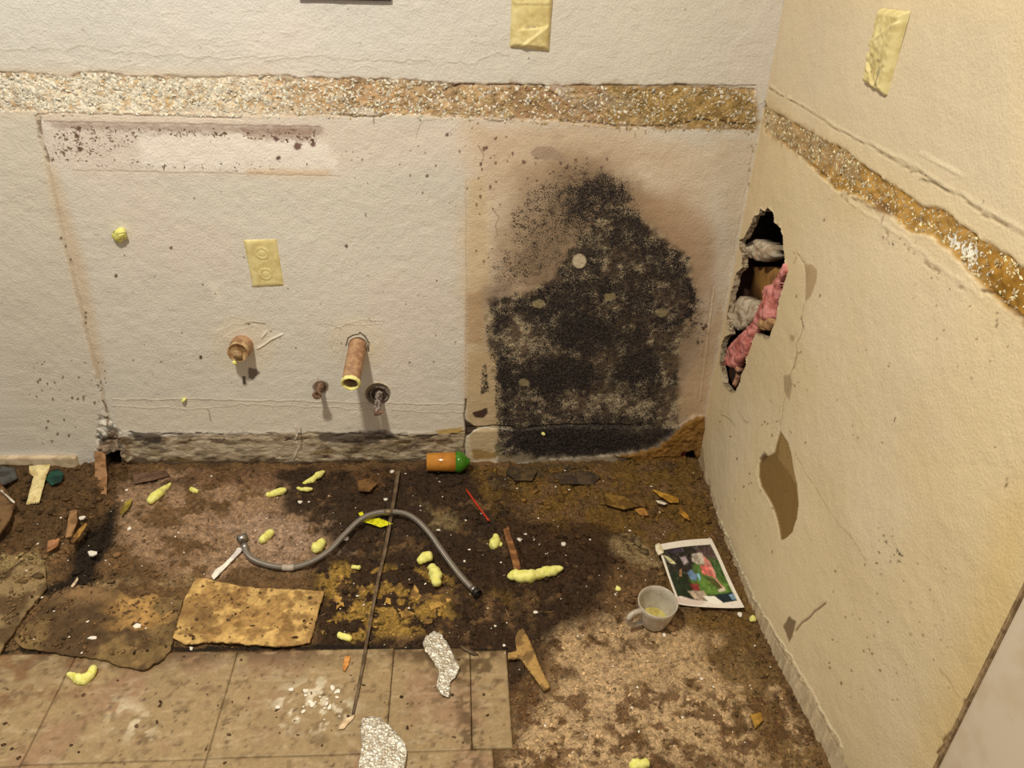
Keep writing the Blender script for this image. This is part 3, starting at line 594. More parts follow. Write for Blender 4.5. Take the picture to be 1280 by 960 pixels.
# vinyl tiles: parts of the floor
M_tile = mat_dirt('vinyl_tile', fine=160, strength=.5, dist=.0012, rough=.55, var=(.86, 1.12), spec=.4)
M_edge = mat_simple('tile_edge', alb((120, 96, 64)), .8)
TT = .0035
tiles = [(-1.99, -1.394, -.861, -.622, 3), (-1.392, -1.087, -.859, -.626, 0), (-1.0855, -.782, -.858, -.629, 1), (-.7805, -.631, -.857, -.632, 2), (-.6295, -.5585, -.856, -.640, 2),
         (-1.99, -1.394, -1.165, -.8625, 4), (-1.392, -1.087, -1.165, -.8605, 4), (-1.0855, -.782, -1.165, -.8595, 4), (-.7805, -.594, -1.165, -.8585, 4)]
def polygon_of(pts, px): return np.array([FL(*p)[:2] for p in pts]) if px else np.array(pts)
for (x0, x1, y0, y1, k) in tiles:
    nx = max(8, int((x1 - x0) / .004)); ny = max(8, int((y1 - y0) / .004))
    xs = np.linspace(x0, x1, nx); ys = np.linspace(y0, y1, ny); X, Y = np.meshgrid(xs, ys); X = X.ravel(); Y = Y.ravel()
    c = np.tile(lin((142, 115, 76)), (X.size, 1)) * (.88 + .24 * fbm(X, Y, 9, 4, 300))[:, None]
    def mixc(m, col): 
        global c; c = c * (1 - m[:, None]) + lin(col) * m[:, None]
    mixc(ss(.52, .68, fbm(X, Y, 11, 4, 303)) * .45, (136, 96, 70))
    mixc(ss(.60, .72, fbm(X, Y, 70, 5, 301)) * .6, (96, 72, 44))
    mixc(ss(.77, .80, fbm(X, Y, 150, 3, 302)) * .7, (62, 42, 26)); mixc(ss(.6, .7, fbm(X * .5, Y * 1.4, 90, 4, 333)) * .3, (176, 150, 112))
    edge = 1 - ss(-.69, -.615, Y); mixc((1 - edge) * ss(.40, .56, fbm(X, Y, 40, 4, 305)) * .8, (76, 52, 30))
    d = segd(X, Y, polygon_of([(345, 870), (400, 850), (440, 885), (420, 912), (350, 905)], 1), True); mixc((1 - ss(-.02, .03, d)) * ss(.55, .60, fbm(X, Y, 70, 3, 306)) * .85, (196, 176, 140))
    d = segd(X, Y, polygon_of([(150, 875), (190, 900), (185, 930), (140, 905)], 1), True); mixc((1 - ss(-.02, .03, d)) * ss(.56, .62, fbm(X, Y, 60, 3, 307)) * .8, (190, 168, 130))
    d = segd(X, Y, polygon_of([(575, 870), (590, 880), (600, 960), (575, 960)], 1), True); mixc((1 - ss(-.01, .02, d)) * ss(.48, .56, fbm(X, Y, 80, 3, 308)) * .8, (78, 56, 32))
    d = segd(X, Y, polygon_of([(480, 812), (640, 812), (645, 850), (600, 845), (560, 860), (540, 830)], 1), True); mixc((1 - ss(-.01, .025, d)) * ss(.42, .55, fbm(X, Y, 60, 4, 309)) * .85, (80, 58, 32))
    d = segd(X, Y, polygon_of([(-30, 815), (200, 825), (110, 860), (0, 880)], 1), True); mixc((1 - ss(-.01, .03, d)) * ss(.48, .6, fbm(X, Y, 40, 4, 312)) * .7, (112, 74, 44))
    zt = TT - .002 + (fbm(X, Y, 10, 3, 310) - .5) * .003 + (fbm(X, Y, 70, 3, 311) - .5) * .0012
    Vt = np.stack([X, Y, zt], 1); Fc = [tuple(f) for f in gridfaces(nx, ny)]
    ring = list(range(nx)) + [nx * (j + 1) - 1 for j in range(1, ny)] + [nx * (ny - 1) + i for i in range(nx - 2, -1, -1)] + [nx * j for j in range(ny - 2, 0, -1)]
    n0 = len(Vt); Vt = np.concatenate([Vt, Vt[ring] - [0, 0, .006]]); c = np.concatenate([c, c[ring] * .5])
    for a in range(len(ring)): b = (a + 1) % len(ring); Fc.append((ring[b], ring[a], n0 + a, n0 + b))
    o = obj('tile', Vt, np.array(Fc), M_tile, floor, cols=np.clip(c / K, .003, .9))
    o.data.polygons.foreach_set('use_smooth', np.zeros(len(o.data.polygons), bool)) if False else None

# ------------------------------------------------------------------ loose sheet pieces with an irregular outline
def sheet(name, pts, un, z, thick, res, hf=None, cf=None, mat=None, parent=None, normal=2, smooth=True, jag=0, origin=None):
    """pts: outline in photo pixels, un: pixel -> 2D surface coordinates"""
    P = []
    for p, q in zip(pts, pts[1:] + pts[:1]):
        n = max(1, int(math.hypot(q[0] - p[0], q[1] - p[1]) / 5)) if jag else 1
        for t in range(n): P.append((p[0] + (q[0] - p[0]) * t / n + random.uniform(-jag, jag), p[1] + (q[1] - p[1]) * t / n + random.uniform(-jag, jag)))
    P = np.array([un(*p) for p in P])
    xs = np.arange(P[:, 0].min() - res, P[:, 0].max() + res * 1.5, res); ys = np.arange(P[:, 1].min() - res, P[:, 1].max() + res * 1.5, res)
    X, Y = np.meshgrid(xs, ys); X = X.ravel(); Y = Y.ravel(); sd = segd(X, Y, P, True)
    e = 1e-5; gx = (segd(X + e, Y, P, True) - sd) / e; gy = (segd(X, Y + e, P, True) - sd) / e
    nr = np.abs(sd) < res * .75; X = np.where(nr, X - sd * gx, X); Y = np.where(nr, Y - sd * gy, Y); s2 = np.where(nr, 0, sd)
    Fq = gridfaces(len(xs), len(ys)); Fq = Fq[(s2[Fq].max(1) <= 1e-9)]
    used = np.unique(Fq); mp = -np.ones(X.size, int); mp[used] = np.arange(len(used)); Fq = mp[Fq]; X = X[used]; Y = Y[used]; s2 = s2[used]
    h = z + (hf(X, Y, -s2) if hf else 0 * X)
    n = len(X); c = cf(X, Y, -s2) if cf else None
    eds = {}
    for f in Fq:
        for a in range(4): eds[(f[a], f[(a + 1) % 4])] = 1
    rim = [(a, b) for (a, b) in eds if (b, a) not in eds]
    def to(X, Y, H): 
        return np.stack([X, Y, H], 1) if normal == 2 else (np.stack([X, -H, Y], 1) if normal == 1 else np.stack([-H, -X, Y], 1))
    Vt = np.concatenate([to(X, Y, h), to(X, Y, h - thick)])
    Fc = Fq.tolist() + [[q + n for q in f[::-1]] for f in Fq.tolist()] + [[b, a, a + n, b + n] for a, b in rim]
    if c is not None: c = np.concatenate([c, c * .8])
    return obj(name, Vt, np.array(Fc), mat, parent, cols=c, smooth=smooth, origin=origin)
f2 = lambda z: (lambda x, y: FL(x, y, z)[:2])
b2 = lambda x, y: WB(x, y)[[0, 2]]
r2 = lambda x, y: np.array([-WR(x, y)[1], WR(x, y)[2]])
M_board = mat_dirt('board', fine=150, strength=.7, dist=.0015, var=(.8, 1.2), rough=.75)
M_paint = mat_dirt('scrap', fine=300, strength=.3, dist=.0006, var=(.85, 1.12), rough=.6)
def two(c1, c2, f=25, s=0, lo=.42, hi=.6, g=1):
    def fn(X, Y, d):
        m = ss(lo, hi, fbm(X, Y, f, 4, 400 + s))[:, None]; return np.clip((lin(c1) * (1 - m) + lin(c2) * m) / K * g, .003, .9)
    return fn
def boardA(X, Y, d):
    c = two((112, 86, 48), (76, 54, 30), 16, 1)(X, Y, d) * K
    q = FL(60, 750)[:2]; m = (1 - ss(.02, .10, np.hypot(X - FL(180, 765)[0], (Y - FL(180, 765)[1])))) [:, None] * .9 * ss(.4, .55, fbm(X, Y, 20, 4, 431))[:, None]
    c = c * (1 - m) + lin((160, 118, 62)) * m
    m = (1 - ss(.0, .05, np.hypot((X - FL(110, 745)[0]) * .5, Y - FL(110, 745)[1])))[:, None] * .6; c = c * (1 - m) + lin((144, 108, 66)) * m
    c = c * (.6 + .8 * fbm(X, Y, 90, 4, 439))[:, None]
    return np.clip(c / K, .003, .9)
o = sheet('loose_board', [(17, 798), (71, 737), (90, 729), (148, 738), (165, 748), (190, 742), (228, 750), (213, 812), (205, 822), (180, 839), (150, 832), (120, 822), (80, 818), (27, 808)], f2(.008), .008, .004, .003,
          lambda X, Y, d: (fbm(X, Y, 12, 3, 420) - .5) * .010 + (fbm(X, Y, 70, 4, 421) - .5) * .012 * np.clip(d / .01, .1, 1), boardA, M_board, jag=1.0)
tag(o, 'dark dirt-covered loose floor board at lower left, beside the lighter ochre board', 'board')
def boardB(X, Y, d):
    c = two((184, 144, 80), (150, 112, 60), 34, 5)(X, Y, d) * K * (.7 + .6 * fbm(X, Y, 120, 4, 438))[:, None]
    q = FL(268, 775); m = (1 - ss(.0, .07, np.hypot(X - q[0] + .02, Y - q[1])))[:, None] * ss(.3, .55, fbm(X, Y, 22, 4, 433))[:, None] * .9
    c = c * (1 - m) + lin((98, 68, 36)) * m
    m = ss(.55, .66, fbm(X, Y, 60, 4, 434))[:, None] * .7; c = c * (1 - m) + lin((112, 78, 40)) * m
    for px, py, r in ((388, 752, .006), (395, 759, .003), (340, 742, .004)):
        q = FL(px, py); m = (1 - ss(r * .6, r * 1.1, np.hypot(X - q[0], Y - q[1])))[:, None]; c = c * (1 - m) + lin((48, 30, 16)) * m
    return np.clip(c / K, .003, .9)
o = sheet('loose_board', [(245, 722), (300, 732), (405, 740), (396, 772), (387, 802), (356, 808), (314, 806), (277, 803), (232, 805), (216, 797), (230, 751)], f2(.010), .010, .004, .003,
          lambda X, Y, d: (fbm(X, Y, 10, 3, 440) - .5) * .010 + (fbm(X, Y, 60, 4, 441) - .5) * .005, boardB, M_board, jag=.5)
tag(o, 'bright ochre loose board lying above the beige vinyl tiles', 'board')
o = sheet('floor_plank', [(-40, 870), (-40, 700), (0, 718), (28, 702), (56, 708), (58, 735), (34, 764), (6, 806)], f2(.01), .012, .008, .005,
          lambda X, Y, d: (fbm(X, Y, 25, 4, 450) - .5) * .01, two((128, 102, 64), (82, 60, 34), 22, 9), M_board, jag=.6)
tag(o, 'grey-brown worn floor plank with a straight raised edge at the far left', 'plank')
for pts_, z_ in (([(17, 798), (71, 737), (90, 729), (148, 738), (228, 750), (213, 812), (205, 822), (180, 839), (120, 822), (27, 808)], .008), ([(245, 722), (300, 732), (405, 740), (387, 802), (314, 806), (232, 805), (216, 797)], .010), ([(0, 718), (28, 702), (56, 708), (58, 735), (34, 764), (6, 806)], .012)):
    BOARDS.append((polygon_of(pts_, 1), z_))
# ochre fragments stuck in the dark patch
for k, (px, py, r, ar) in enumerate([(425, 722, 7, 1.2), (424, 752, 9, 1), (412, 778, 8, .9), (440, 760, 5, 1), (520, 742, 9, 1.4), (542, 757, 14, .8), (505, 765, 13, .7), (484, 752, 7, 1), (560, 752, 8, .9), (500, 732, 6, 1.2), (470, 778, 8, .8), (532, 775, 9, .7), (452, 736, 5, 1), (404, 790, 6, .8)]):
    pts = [(px + r * random.uniform(.35, 1.15) * math.cos(t), py + ar * r * random.uniform(.35, 1.1) * math.sin(t)) for t in np.linspace(0, 6.283, 10, endpoint=False)]
    c_ = FL(px, py); o = sheet('board_fragment', pts, f2(.003), max(.001, floor_z(c_[0], c_[1]) + .0015), .004, .0022, lambda X, Y, d: (fbm(X, Y, 60, 3, 460) - .5) * .004, two((166, 124, 56), (112, 80, 38), 50, k), M_board, jag=1.8)
    tag(o, 'small ochre fragment of rotten board stuck to the dark floor beside the thin strip', 'fragment', 'ochre board fragments on the dark floor')

# ------------------------------------------------------------------ wood chips and scraps on the floor
def scrap(name, pts, z, thick, c1, c2, label, cat, res=.003, lean=None, group=None, jag=.3, mat=None, f=60):
    P0 = np.mean([FL(*p, z) for p in pts], 0)
    gz = floor_z(P0[0], P0[1]); zz = max(z, gz + thick * .8)
    def hf(X, Y, d):
        h = (fbm(X, Y, 40, 2, 470) - .5) * .002
        if lean: h = h + lean[0] * (X - P0[0]) + lean[1] * (Y - P0[1])
        return h
    o = sheet(name, pts, f2(zz), zz, thick, res, hf, two(c1, c2, f, int(P0[0] * 1000) % 50), mat or M_board, jag=jag)
    return tag(o, label, cat, group)
scrap('wood_scrap', [(37, 585), (64, 583), (58, 596), (47, 623), (31, 625), (42, 596), (37, 592)], .03, .005, (206, 182, 122), (182, 154, 96), 'cream-coloured slat lying on the rubble at the far left below the baseboard', 'wood scrap', lean=(0, .15))
scrap('wood_chip', [(120, 569), (133, 568), (134, 594), (131, 622), (126, 619), (124, 610), (118, 607)], .022, .005, (146, 104, 66), (116, 80, 46), 'upright reddish-brown wood chip leaning at the dark corner hole', 'wood scrap', lean=(0, .2))
scrap('wood_chip', [(87, 640), (96, 638), (97, 651), (89, 669), (81, 670)], .03, .004, (144, 104, 62), (112, 78, 44), 'short brown wood chip standing in the dark rubble beside a white flake', 'wood scrap', lean=(.1, .1))
scrap('wood_splinter', [(88, 676), (92, 668), (107, 653), (109, 655), (98, 672), (91, 679)], .02, .003, (150, 106, 46), (96, 64, 30), 'thin ochre splinter crossing the foot of the short brown chip', 'wood scrap')
scrap('wood_plank_end', [(-20, 590), (0, 602), (19, 628), (12, 648), (0, 664), (-20, 680)], .035, .01, (108, 78, 46), (78, 52, 30), 'dark orange-brown plank end sticking in at the left edge', 'wood scrap')
scrap('wood_shard', [(165, 592), (208, 588), (212, 594), (190, 600), (168, 604)], .008, .003, (104, 76, 54), (86, 60, 42), 'flat pinkish-brown wood shard below the cove by the corner hole', 'wood scrap')
scrap('wood_chip', [(60, 676), (75, 672), (72, 682), (58, 690)], .015, .004, (160, 108, 66), (124, 80, 46), 'small orange wood chip at the left on the pale dusty patch', 'wood scrap')
scrap('leaf_scrap', [(149, 640), (158, 626), (166, 623), (163, 632), (152, 645)], .01, .001, (150, 128, 46), (110, 88, 30), 'dull olive dry leaf scrap left of the largest upper foam lump', 'scrap', mat=M_paint)
scrap('wood_wedge', [(654, 785), (662, 800), (675, 832), (687, 858), (680, 863), (668, 846), (659, 834), (650, 822), (635, 822), (635, 816), (646, 813), (644, 797), (648, 788)], .012, .006, (156, 118, 62), (112, 82, 44), 'long tapering ochre wood wedge right of the foil strip', 'wood scrap')
scrap('wood_stick', [(629, 661), (636, 658), (641, 676), (646, 690), (651, 710), (643, 713), (638, 692), (633, 676)], .012, .007, (140, 92, 50), (104, 64, 34), 'brown wood stick whose end touches the longest yellow foam piece', 'wood scrap')
scrap('orange_chip', [(428, 837), (431, 820), (438, 820), (436, 830), (431, 839)], .007, .002, (196, 130, 62), (170, 108, 52), 'small orange wood chip lying on the beige vinyl tiles', 'wood scrap')
scrap('dry_leaf', [(815, 611), (830, 616), (848, 622), (849, 628), (838, 628), (825, 620)], .016, .0015, (182, 134, 44), (140, 96, 30), 'golden dry leaf-like shard near the right back corner', 'scrap', mat=M_paint)
scrap('dry_leaf', [(850, 634), (857, 640), (864, 651), (855, 647), (849, 641)], .014, .0015, (170, 118, 40), (130, 86, 30), 'smaller golden shard just right of the larger golden shard', 'scrap', mat=M_paint)
scrap('dry_leaf', [(793, 636), (806, 634), (811, 644), (800, 644)], .012, .0015, (158, 108, 48), (120, 80, 34), 'tan leaf shard left of the white sliver near the back corner', 'scrap', mat=M_paint)
scrap('white_sliver', [(819, 625), (826, 626), (834, 629), (831, 631), (822, 628)], .016, .0015, (222, 206, 178), (200, 182, 150), 'white sliver under the golden shards near the back corner', 'scrap', mat=M_paint)
scrap('wood_shard', [(755, 612), (765, 618), (790, 622), (800, 632), (780, 636), (758, 630)], .014, .004, (122, 88, 36), (90, 62, 24), 'olive-brown flat shard in the mossy debris below the rot', 'wood scrap')
scrap('wood_shard', [(782, 618), (795, 617), (809, 630), (806, 634), (792, 628)], .018, .003, (96, 68, 34), (74, 50, 24), 'dark narrow shard beside the olive-brown flat shard', 'wood scrap')
scrap('slate_piece', [(690, 592), (735, 588), (750, 596), (742, 605), (700, 604)], .007, .004, (78, 60, 40), (58, 44, 32), 'dark flat grey-brown piece in front of the black mould', 'scrap')
scrap('slate_piece', [(636, 583), (672, 588), (665, 600), (645, 600), (632, 590)], .007, .004, (82, 62, 36), (60, 46, 30), 'flat dark piece right of the green cup lid', 'scrap')
scrap('rusty_flake', [(447, 601), (462, 597), (472, 604), (462, 614), (448, 613)], .01, .003, (110, 76, 38), (88, 58, 30), 'round brown rusty flake below the cove, left of the thin strip', 'scrap')
scrap('ochre_chip', [(938, 893), (951, 890), (954, 900), (944, 910)], .007, .002, (160, 116, 42), (136, 96, 34), 'ochre triangular chip at the lower right near the wall', 'scrap')
scrap('cream_scrap', [(422, 911), (428, 902), (432, 898), (443, 893), (441, 899), (434, 905), (430, 911)], .006, .0015, (214, 182, 138), (190, 156, 112), 'torn cream scrap at the lower end of the thin strip', 'scrap', mat=M_paint)
scrap('plaster_lump', [(542, 634), (560, 640), (568, 652), (560, 662), (545, 658)], .01, .003, (128, 108, 70), (100, 80, 50), 'flat grey-tan lump inside the curve of the hose', 'scrap') if False else None
scrap('white_strip', [(264, 720), (268, 713), (280, 704), (292, 692), (297, 684), (304, 685), (301, 690), (288, 703), (275, 716), (267, 724)], .01, .002, (226, 214, 196), (196, 180, 160), 'white plastic strip under the left end of the braided hose', 'scrap', mat=M_paint)
scrap('teal_scrap', [(62, 590), (72, 586), (80, 592), (76, 602), (64, 606), (58, 600)], .028, .003, (26, 64, 46), (14, 40, 30), 'crumpled dark teal plastic scrap beside the cream slat', 'scrap', mat=M_paint)
scrap('grey_rag', [(-30, 578), (0, 582), (18, 585), (22, 597), (5, 605), (-30, 610)], .022, .006, (76, 72, 62), (56, 50, 42), 'dark grey crumpled rag at the left edge under the baseboard', 'scrap', mat=M_paint)
scrap('loose_splinter', [(88, 733), (97, 721), (98, 724), (91, 734)], .016, .002, (196, 168, 128), (170, 140, 100), 'pale splinter on the top corner of the dark loose board', 'wood scrap', mat=M_paint)
scrap('torn_strip', [(573, 806), (580, 808), (590, 812), (598, 818), (592, 818), (580, 812)], .008, .002, (92, 72, 48), (70, 52, 34), 'curved brown sliver right of the foil strip', 'scrap', mat=M_paint)
scrap('white_stick', [(0, 613), (2, 612), (19, 627), (17, 629)], .052, .002, (206, 190, 160), (180, 160, 130), 'thin pale stick lying across the orange-brown plank end', 'scrap', mat=M_paint)

# ------------------------------------------------------------------ tubes
def tube(path, rad, seg=10, bumps=0, seed=0, caps=True, bf=60):
    P = np.asarray(path, float); n = len(P); rad = np.broadcast_to(np.asarray(rad, float), (n,))
    T = np.gradient(P, axis=0); T /= np.linalg.norm(T, axis=1)[:, None] + 1e-12
    up = np.array([0, 0, 1.]) if abs(T[0][2]) < .9 else np.array([0, 1., 0]); Vt = []; 
    for i in range(n):
        a = np.cross(T[i], up); a /= np.linalg.norm(a); b = np.cross(a, T[i])
        for k in range(seg):
            t = 2 * math.pi * k / seg; d = a * math.cos(t) + b * math.sin(t); r = rad[i]
            q = P[i] + d * r
            if bumps: r *= 1 + bumps * .6 * (float(vn(np.array(q[0] * bf * 3.1 + q[2] * 71), np.array(q[1] * bf * 3.1 + q[2] * 97), seed + 9)) * 2 - 1) + bumps * (float(vn(np.array(q[0] * bf + q[2] * 31), np.array(q[1] * bf + q[2] * 57), seed)) * 2 - 1); q = P[i] + d * r
            Vt.append(q)
    Fc = [(i * seg + k, i * seg + (k + 1) % seg, (i + 1) * seg + (k + 1) % seg, (i + 1) * seg + k) for i in range(n - 1) for k in range(seg)]
    if caps: Fc += [tuple(range(seg))[::-1], tuple((n - 1) * seg + k for k in range(seg))]
    return Vt, Fc
def spline(pts, n):
    P = np.asarray(pts, float); m = len(P); out = []
    for t in np.linspace(0, m - 1, n):
        i = min(int(t), m - 2); f = t - i; p0 = P[max(i - 1, 0)]; p1 = P[i]; p2 = P[i + 1]; p3 = P[min(i + 2, m - 1)]
        out.append(.5 * ((2 * p1) + (-p0 + p2) * f + (2 * p0 - 5 * p1 + 4 * p2 - p3) * f * f + (-p0 + 3 * p1 - 3 * p2 + p3) * f ** 3))
    return np.array(out)
def lathe(prof, c, ax, seg=28, up=(0, 0, 1), caps=False):
    """prof: (distance along ax, radius)"""
    ax = np.array(ax, float); ax /= np.linalg.norm(ax); a = np.cross(ax, up); a /= np.linalg.norm(a); b = np.cross(ax, a); c = np.array(c); Vt = []; n = len(prof)
    for (t, r) in prof:
        for k in range(seg):
            an = 2 * math.pi * k / seg; Vt.append(c + ax * t + (a * math.cos(an) + b * math.sin(an)) * r)
    Fc = [(i * seg + k, i * seg + (k + 1) % seg, (i + 1) * seg + (k + 1) % seg, (i + 1) * seg + k) for i in range(n - 1) for k in range(seg)]
    if caps: Fc += [tuple(range(seg))[::-1], tuple((n - 1) * seg + k for k in range(seg))]
    return Vt, Fc

# ------------------------------------------------------------------ yellow expanding foam
M_foam = mat_simple('yellow_foam', alb((232, 226, 118)), .7, c2=alb((206, 192, 84)), mscale=140, bscale=220, bdist=.0012)
PXM = .00162
def foam(pts, rad, label, k_=1.2, un=FL, lift=None, cat='foam', group=None, name='foam_lump', flat=.8):
    """pts px, rad px"""
    P = []; rad = [q * k_ for q in rad]
    for (x, y), r in zip(pts, rad):
        r_ = r * PXM
        if un is FL:
            q = FL(x, y, 0); gz = floor_z(q[0], q[1]) if not (q[0] < -.55 and q[1] < -.62) else TT - .002
            q = FL(x, y, max(gz, 0) + r_ * .7)
        else: q = un(x, y, -r_ * .6)
        P.append(q)
    n = max(14, len(P) * 8); S = spline(P, n); R_ = np.interp(np.linspace(0, len(P) - 1, n), range(len(P)), rad) * PXM
    e = np.linspace(0, 1, n); R_ = R_ * np.clip(np.sqrt(np.clip(1 - (np.abs(e - .5) * 2) ** 5, 0, 1)), .25, 1)
    Vt, Fc = tube(S, R_, 16, .26, random.randint(0, 99), bf=75)
    o = obj(name, Vt, Fc, M_foam); return tag(o, label, cat, group)
foam([(186, 628), (197, 618), (204, 612), (214, 604)], [6.5, 6.5, 4, 2.5], 'large yellow foam piece at left below the cove, narrowing to its upper right')
foam([(238, 611), (243, 613), (248, 615)], [2.5, 4, 2.5], 'small star-shaped yellow crumb right of the large upper-left foam piece')
foam([(332, 619), (345, 616), (358, 612)], [3.2, 4.4, 4.2], 'yellow foam finger lowest of the three below the cove centre')
foam([(378, 605), (390, 600), (398, 594), (406, 589)], [2.5, 4.5, 4, 2], 'slim yellow foam finger pointing up to the cove, highest of its three')
foam([(371, 610), (380, 612), (391, 611)], [2, 3, 2], 'tiny yellow foam sliver just under the slim pointed foam finger')
foam([(326, 677), (333, 670), (340, 663)], [4.5, 5.5, 4.5], 'yellow foam piece nearest the left nut of the hose')
foam([(391, 690), (397, 684), (405, 676)], [4.5, 6.5, 5], 'yellow foam piece touching the hose on its upper side')
foam([(439, 709), (445, 709), (450, 710)], [2.4, 2.4, 3.6], 'tiny bone-shaped foam crumb between hose and strip')
foam([(523, 704), (531, 697), (541, 696)], [4.5, 6.5, 5.5], 'upper of two touching yellow foam lumps inside the hose curve')
foam([(538, 708), (544, 718), (546, 732)], [5, 7.5, 5.5], 'lower of two touching yellow foam lumps inside the hose curve')
foam([(614, 683), (619, 678), (620, 668)], [5, 6.5, 3], 'knobbly yellow foam lump left of the brown wood stick')
foam([(622, 680), (628, 681)], [4, 2.5], 'small side knob of foam at the lump beside the brown stick')
foam([(634, 721), (648, 719), (664, 720), (676, 717), (690, 713), (704, 710)], [6, 7.5, 7.5, 6, 6.5, 5], 'longest yellow foam piece, lying below the brown wood stick')
foam([(422, 793), (431, 796), (440, 799)], [3.4, 4, 3.2], 'small smooth yellow foam pellet below the ochre fragments')
foam([(84, 842), (95, 847), (105, 848), (114, 842), (117, 832)], [2.5, 4.5, 5.5, 5, 3.5], 'hook-shaped yellow foam piece under the dark loose board')
foam([(770, 738), (774, 735)], [2.5, 4], 'tiny yellow crumb left of the mug')
foam([(939, 773), (944, 775)], [4, 3], 'small yellow crumb right of the photo print near the wall')
foam([(786, 958), (798, 956), (811, 953)], [4, 5.5, 4], 'yellow foam piece at the bottom edge of the picture')
foam([(148, 285), (151, 291), (148, 297), (153, 301)], [4.5, 7, 6, 4], 'knobbly yellow foam blob stuck high on the back wall', un=WB)
foam([(228, 499), (231, 501)], [4, 4], 'small round foam pellet stuck low on the back wall', un=WB)
foam([(677, 541), (681, 543)], [2.2, 2.2], 'tiny yellow-green crumb on the black mould', un=WB)

# ------------------------------------------------------------------ paint flakes: many small ones
M_flake = mat_simple('paint_flake', alb((232, 218, 196)), .6, c2=alb((206, 186, 156)), mscale=120)
flake_meshes = []
for k in range(6):
    n = random.randint(4, 6); a0 = sorted(random.uniform(0, 6.283) for _ in range(n)) if False else [6.283 * (i + random.uniform(-.3, .3)) / n for i in range(n)]
    rr = [random.uniform(.6, 1.1) for _ in range(n)]; top_ = [(r * math.cos(a), r * .75 * math.sin(a), .18 + random.uniform(-.06, .08)) for a, r in zip(a0, rr)]
    Vt = top_ + [(x, y, z - .3) for x, y, z in top_]
    Fc = [tuple(range(n)), tuple(range(2 * n - 1, n - 1, -1))] + [((i + 1) % n, i, i + n, (i + 1) % n + n) for i in range(n)]
    me = bpy.data.meshes.new('paint_flake'); me.from_pydata(Vt, [], Fc); me.update(); me.materials.append(M_flake); flake_meshes.append(me)
def flake(px, py, r, label, group, rz=None, name='paint_flake'):
    q = FL(px, py); ont = q[0] < -.56 and q[1] < -.64
    z = TT - .001 if ont else floor_z(q[0], q[1]); tz = top_z(q[0], q[1]); z = tz if tz else z; q = FL(px, py, max(z, -.003))
    o = bpy.data.objects.new(name, random.choice(flake_meshes)); COLL.objects.link(o); s = r * PXM
    o.location = (q[0], q[1], max(z, -.003) + s * .10 + .0004); o.scale = (s, s, s * .8); o.rotation_euler = (random.uniform(-.25, .25), random.uniform(-.25, .25), random.uniform(0, 6.28) if rz is None else rz)
    tag(o, label, 'paint chip', group)
for (x, y, r, l) in [(103, 648, 6, 'white plaster flake beside the short brown wood chip at left'), (162, 661, 5.5, 'round white flake below the olive leaf scrap'), (159, 613, 3.5, 'small white flake above the olive leaf scrap'),
                     (117, 693, 8, 'cream rectangular chip at left above the dark board'), (172, 783, 6.5, 'white rectangular flake on the dark loose board'), (116, 798, 5.5, 'white bent flake at the lower middle of the dark board'),
                     (109, 781, 3, 'tiny white flake in the centre of the dark board'), (239, 811, 4, 'white bit in the gap below the ochre board'), (213, 806, 4, 'white bit at the lower left tip of the ochre board'),
                     (650, 675, 6, 'white flake right of the brown stick, larger of the pair'), (657, 668, 3.5, 'small round white flake above the larger one by the stick'), (704, 681, 6, 'white four-sided flake in the dark debris above the long foam'),
                     (667, 674, 3.5, 'white broken flake right of the stick pair'), (490, 590, 5, 'white crumbly flake at the top end of the thin strip'), (482, 625, 4.5, 'white curled flake left of the thin strip above the hose'),
                     (375, 628, 5, 'grey-white crumb below the three foam fingers'), (548, 663, 3.5, 'white flake inside the right bend of the hose'), (770, 743, 4, 'white flake below the tiny crumb left of the mug'),
                     (924, 768, 4.5, 'white flake below the lower right corner of the photo print'), (830, 794, 3.5, 'white crumb at the foot of the mug'), (669, 766, 4, 'white flake below the long foam piece'),
                     (433, 674, 5, 'white bent flake below the yellow tag'), (868, 592, 4, 'pale curl at the foot of the right corner'), (668, 795, 0.1, None)]:
    if l: flake(x, y, r, l, None)
Ts = [(x, y) for x, y in [(190, 585), (300, 590), (260, 660), (290, 640)]]
regs = [((420, 640, 640, 820), 40), ((640, 640, 900, 760), 34), ((160, 590, 420, 720), 26), ((640, 780, 1000, 950), 30), ((590, 580, 870, 650), 22), ((20, 600, 160, 720), 14), ((20, 740, 220, 820), 10), ((340, 590, 560, 640), 16)]
for (x0, y0, x1, y1), n in regs:
    for k in range(n):
        flake(random.uniform(x0, x1), random.uniform(y0, y1), random.choice((1.0, 1.2, 1.4, 1.8, 2.4)), 'tiny white paint fleck scattered over the dirty floor', 'white paint flecks on the floor')
for k in range(22):
    a = random.uniform(0, 6.28); r = random.uniform(0, 1); flake(392 + 50 * r * math.cos(a), 880 + 26 * r * math.sin(a), random.choice((1.5, 2, 3, 4)), 'pale plaster crumb in the crushed patch on the beige tiles', 'plaster crumbs on the beige tiles')

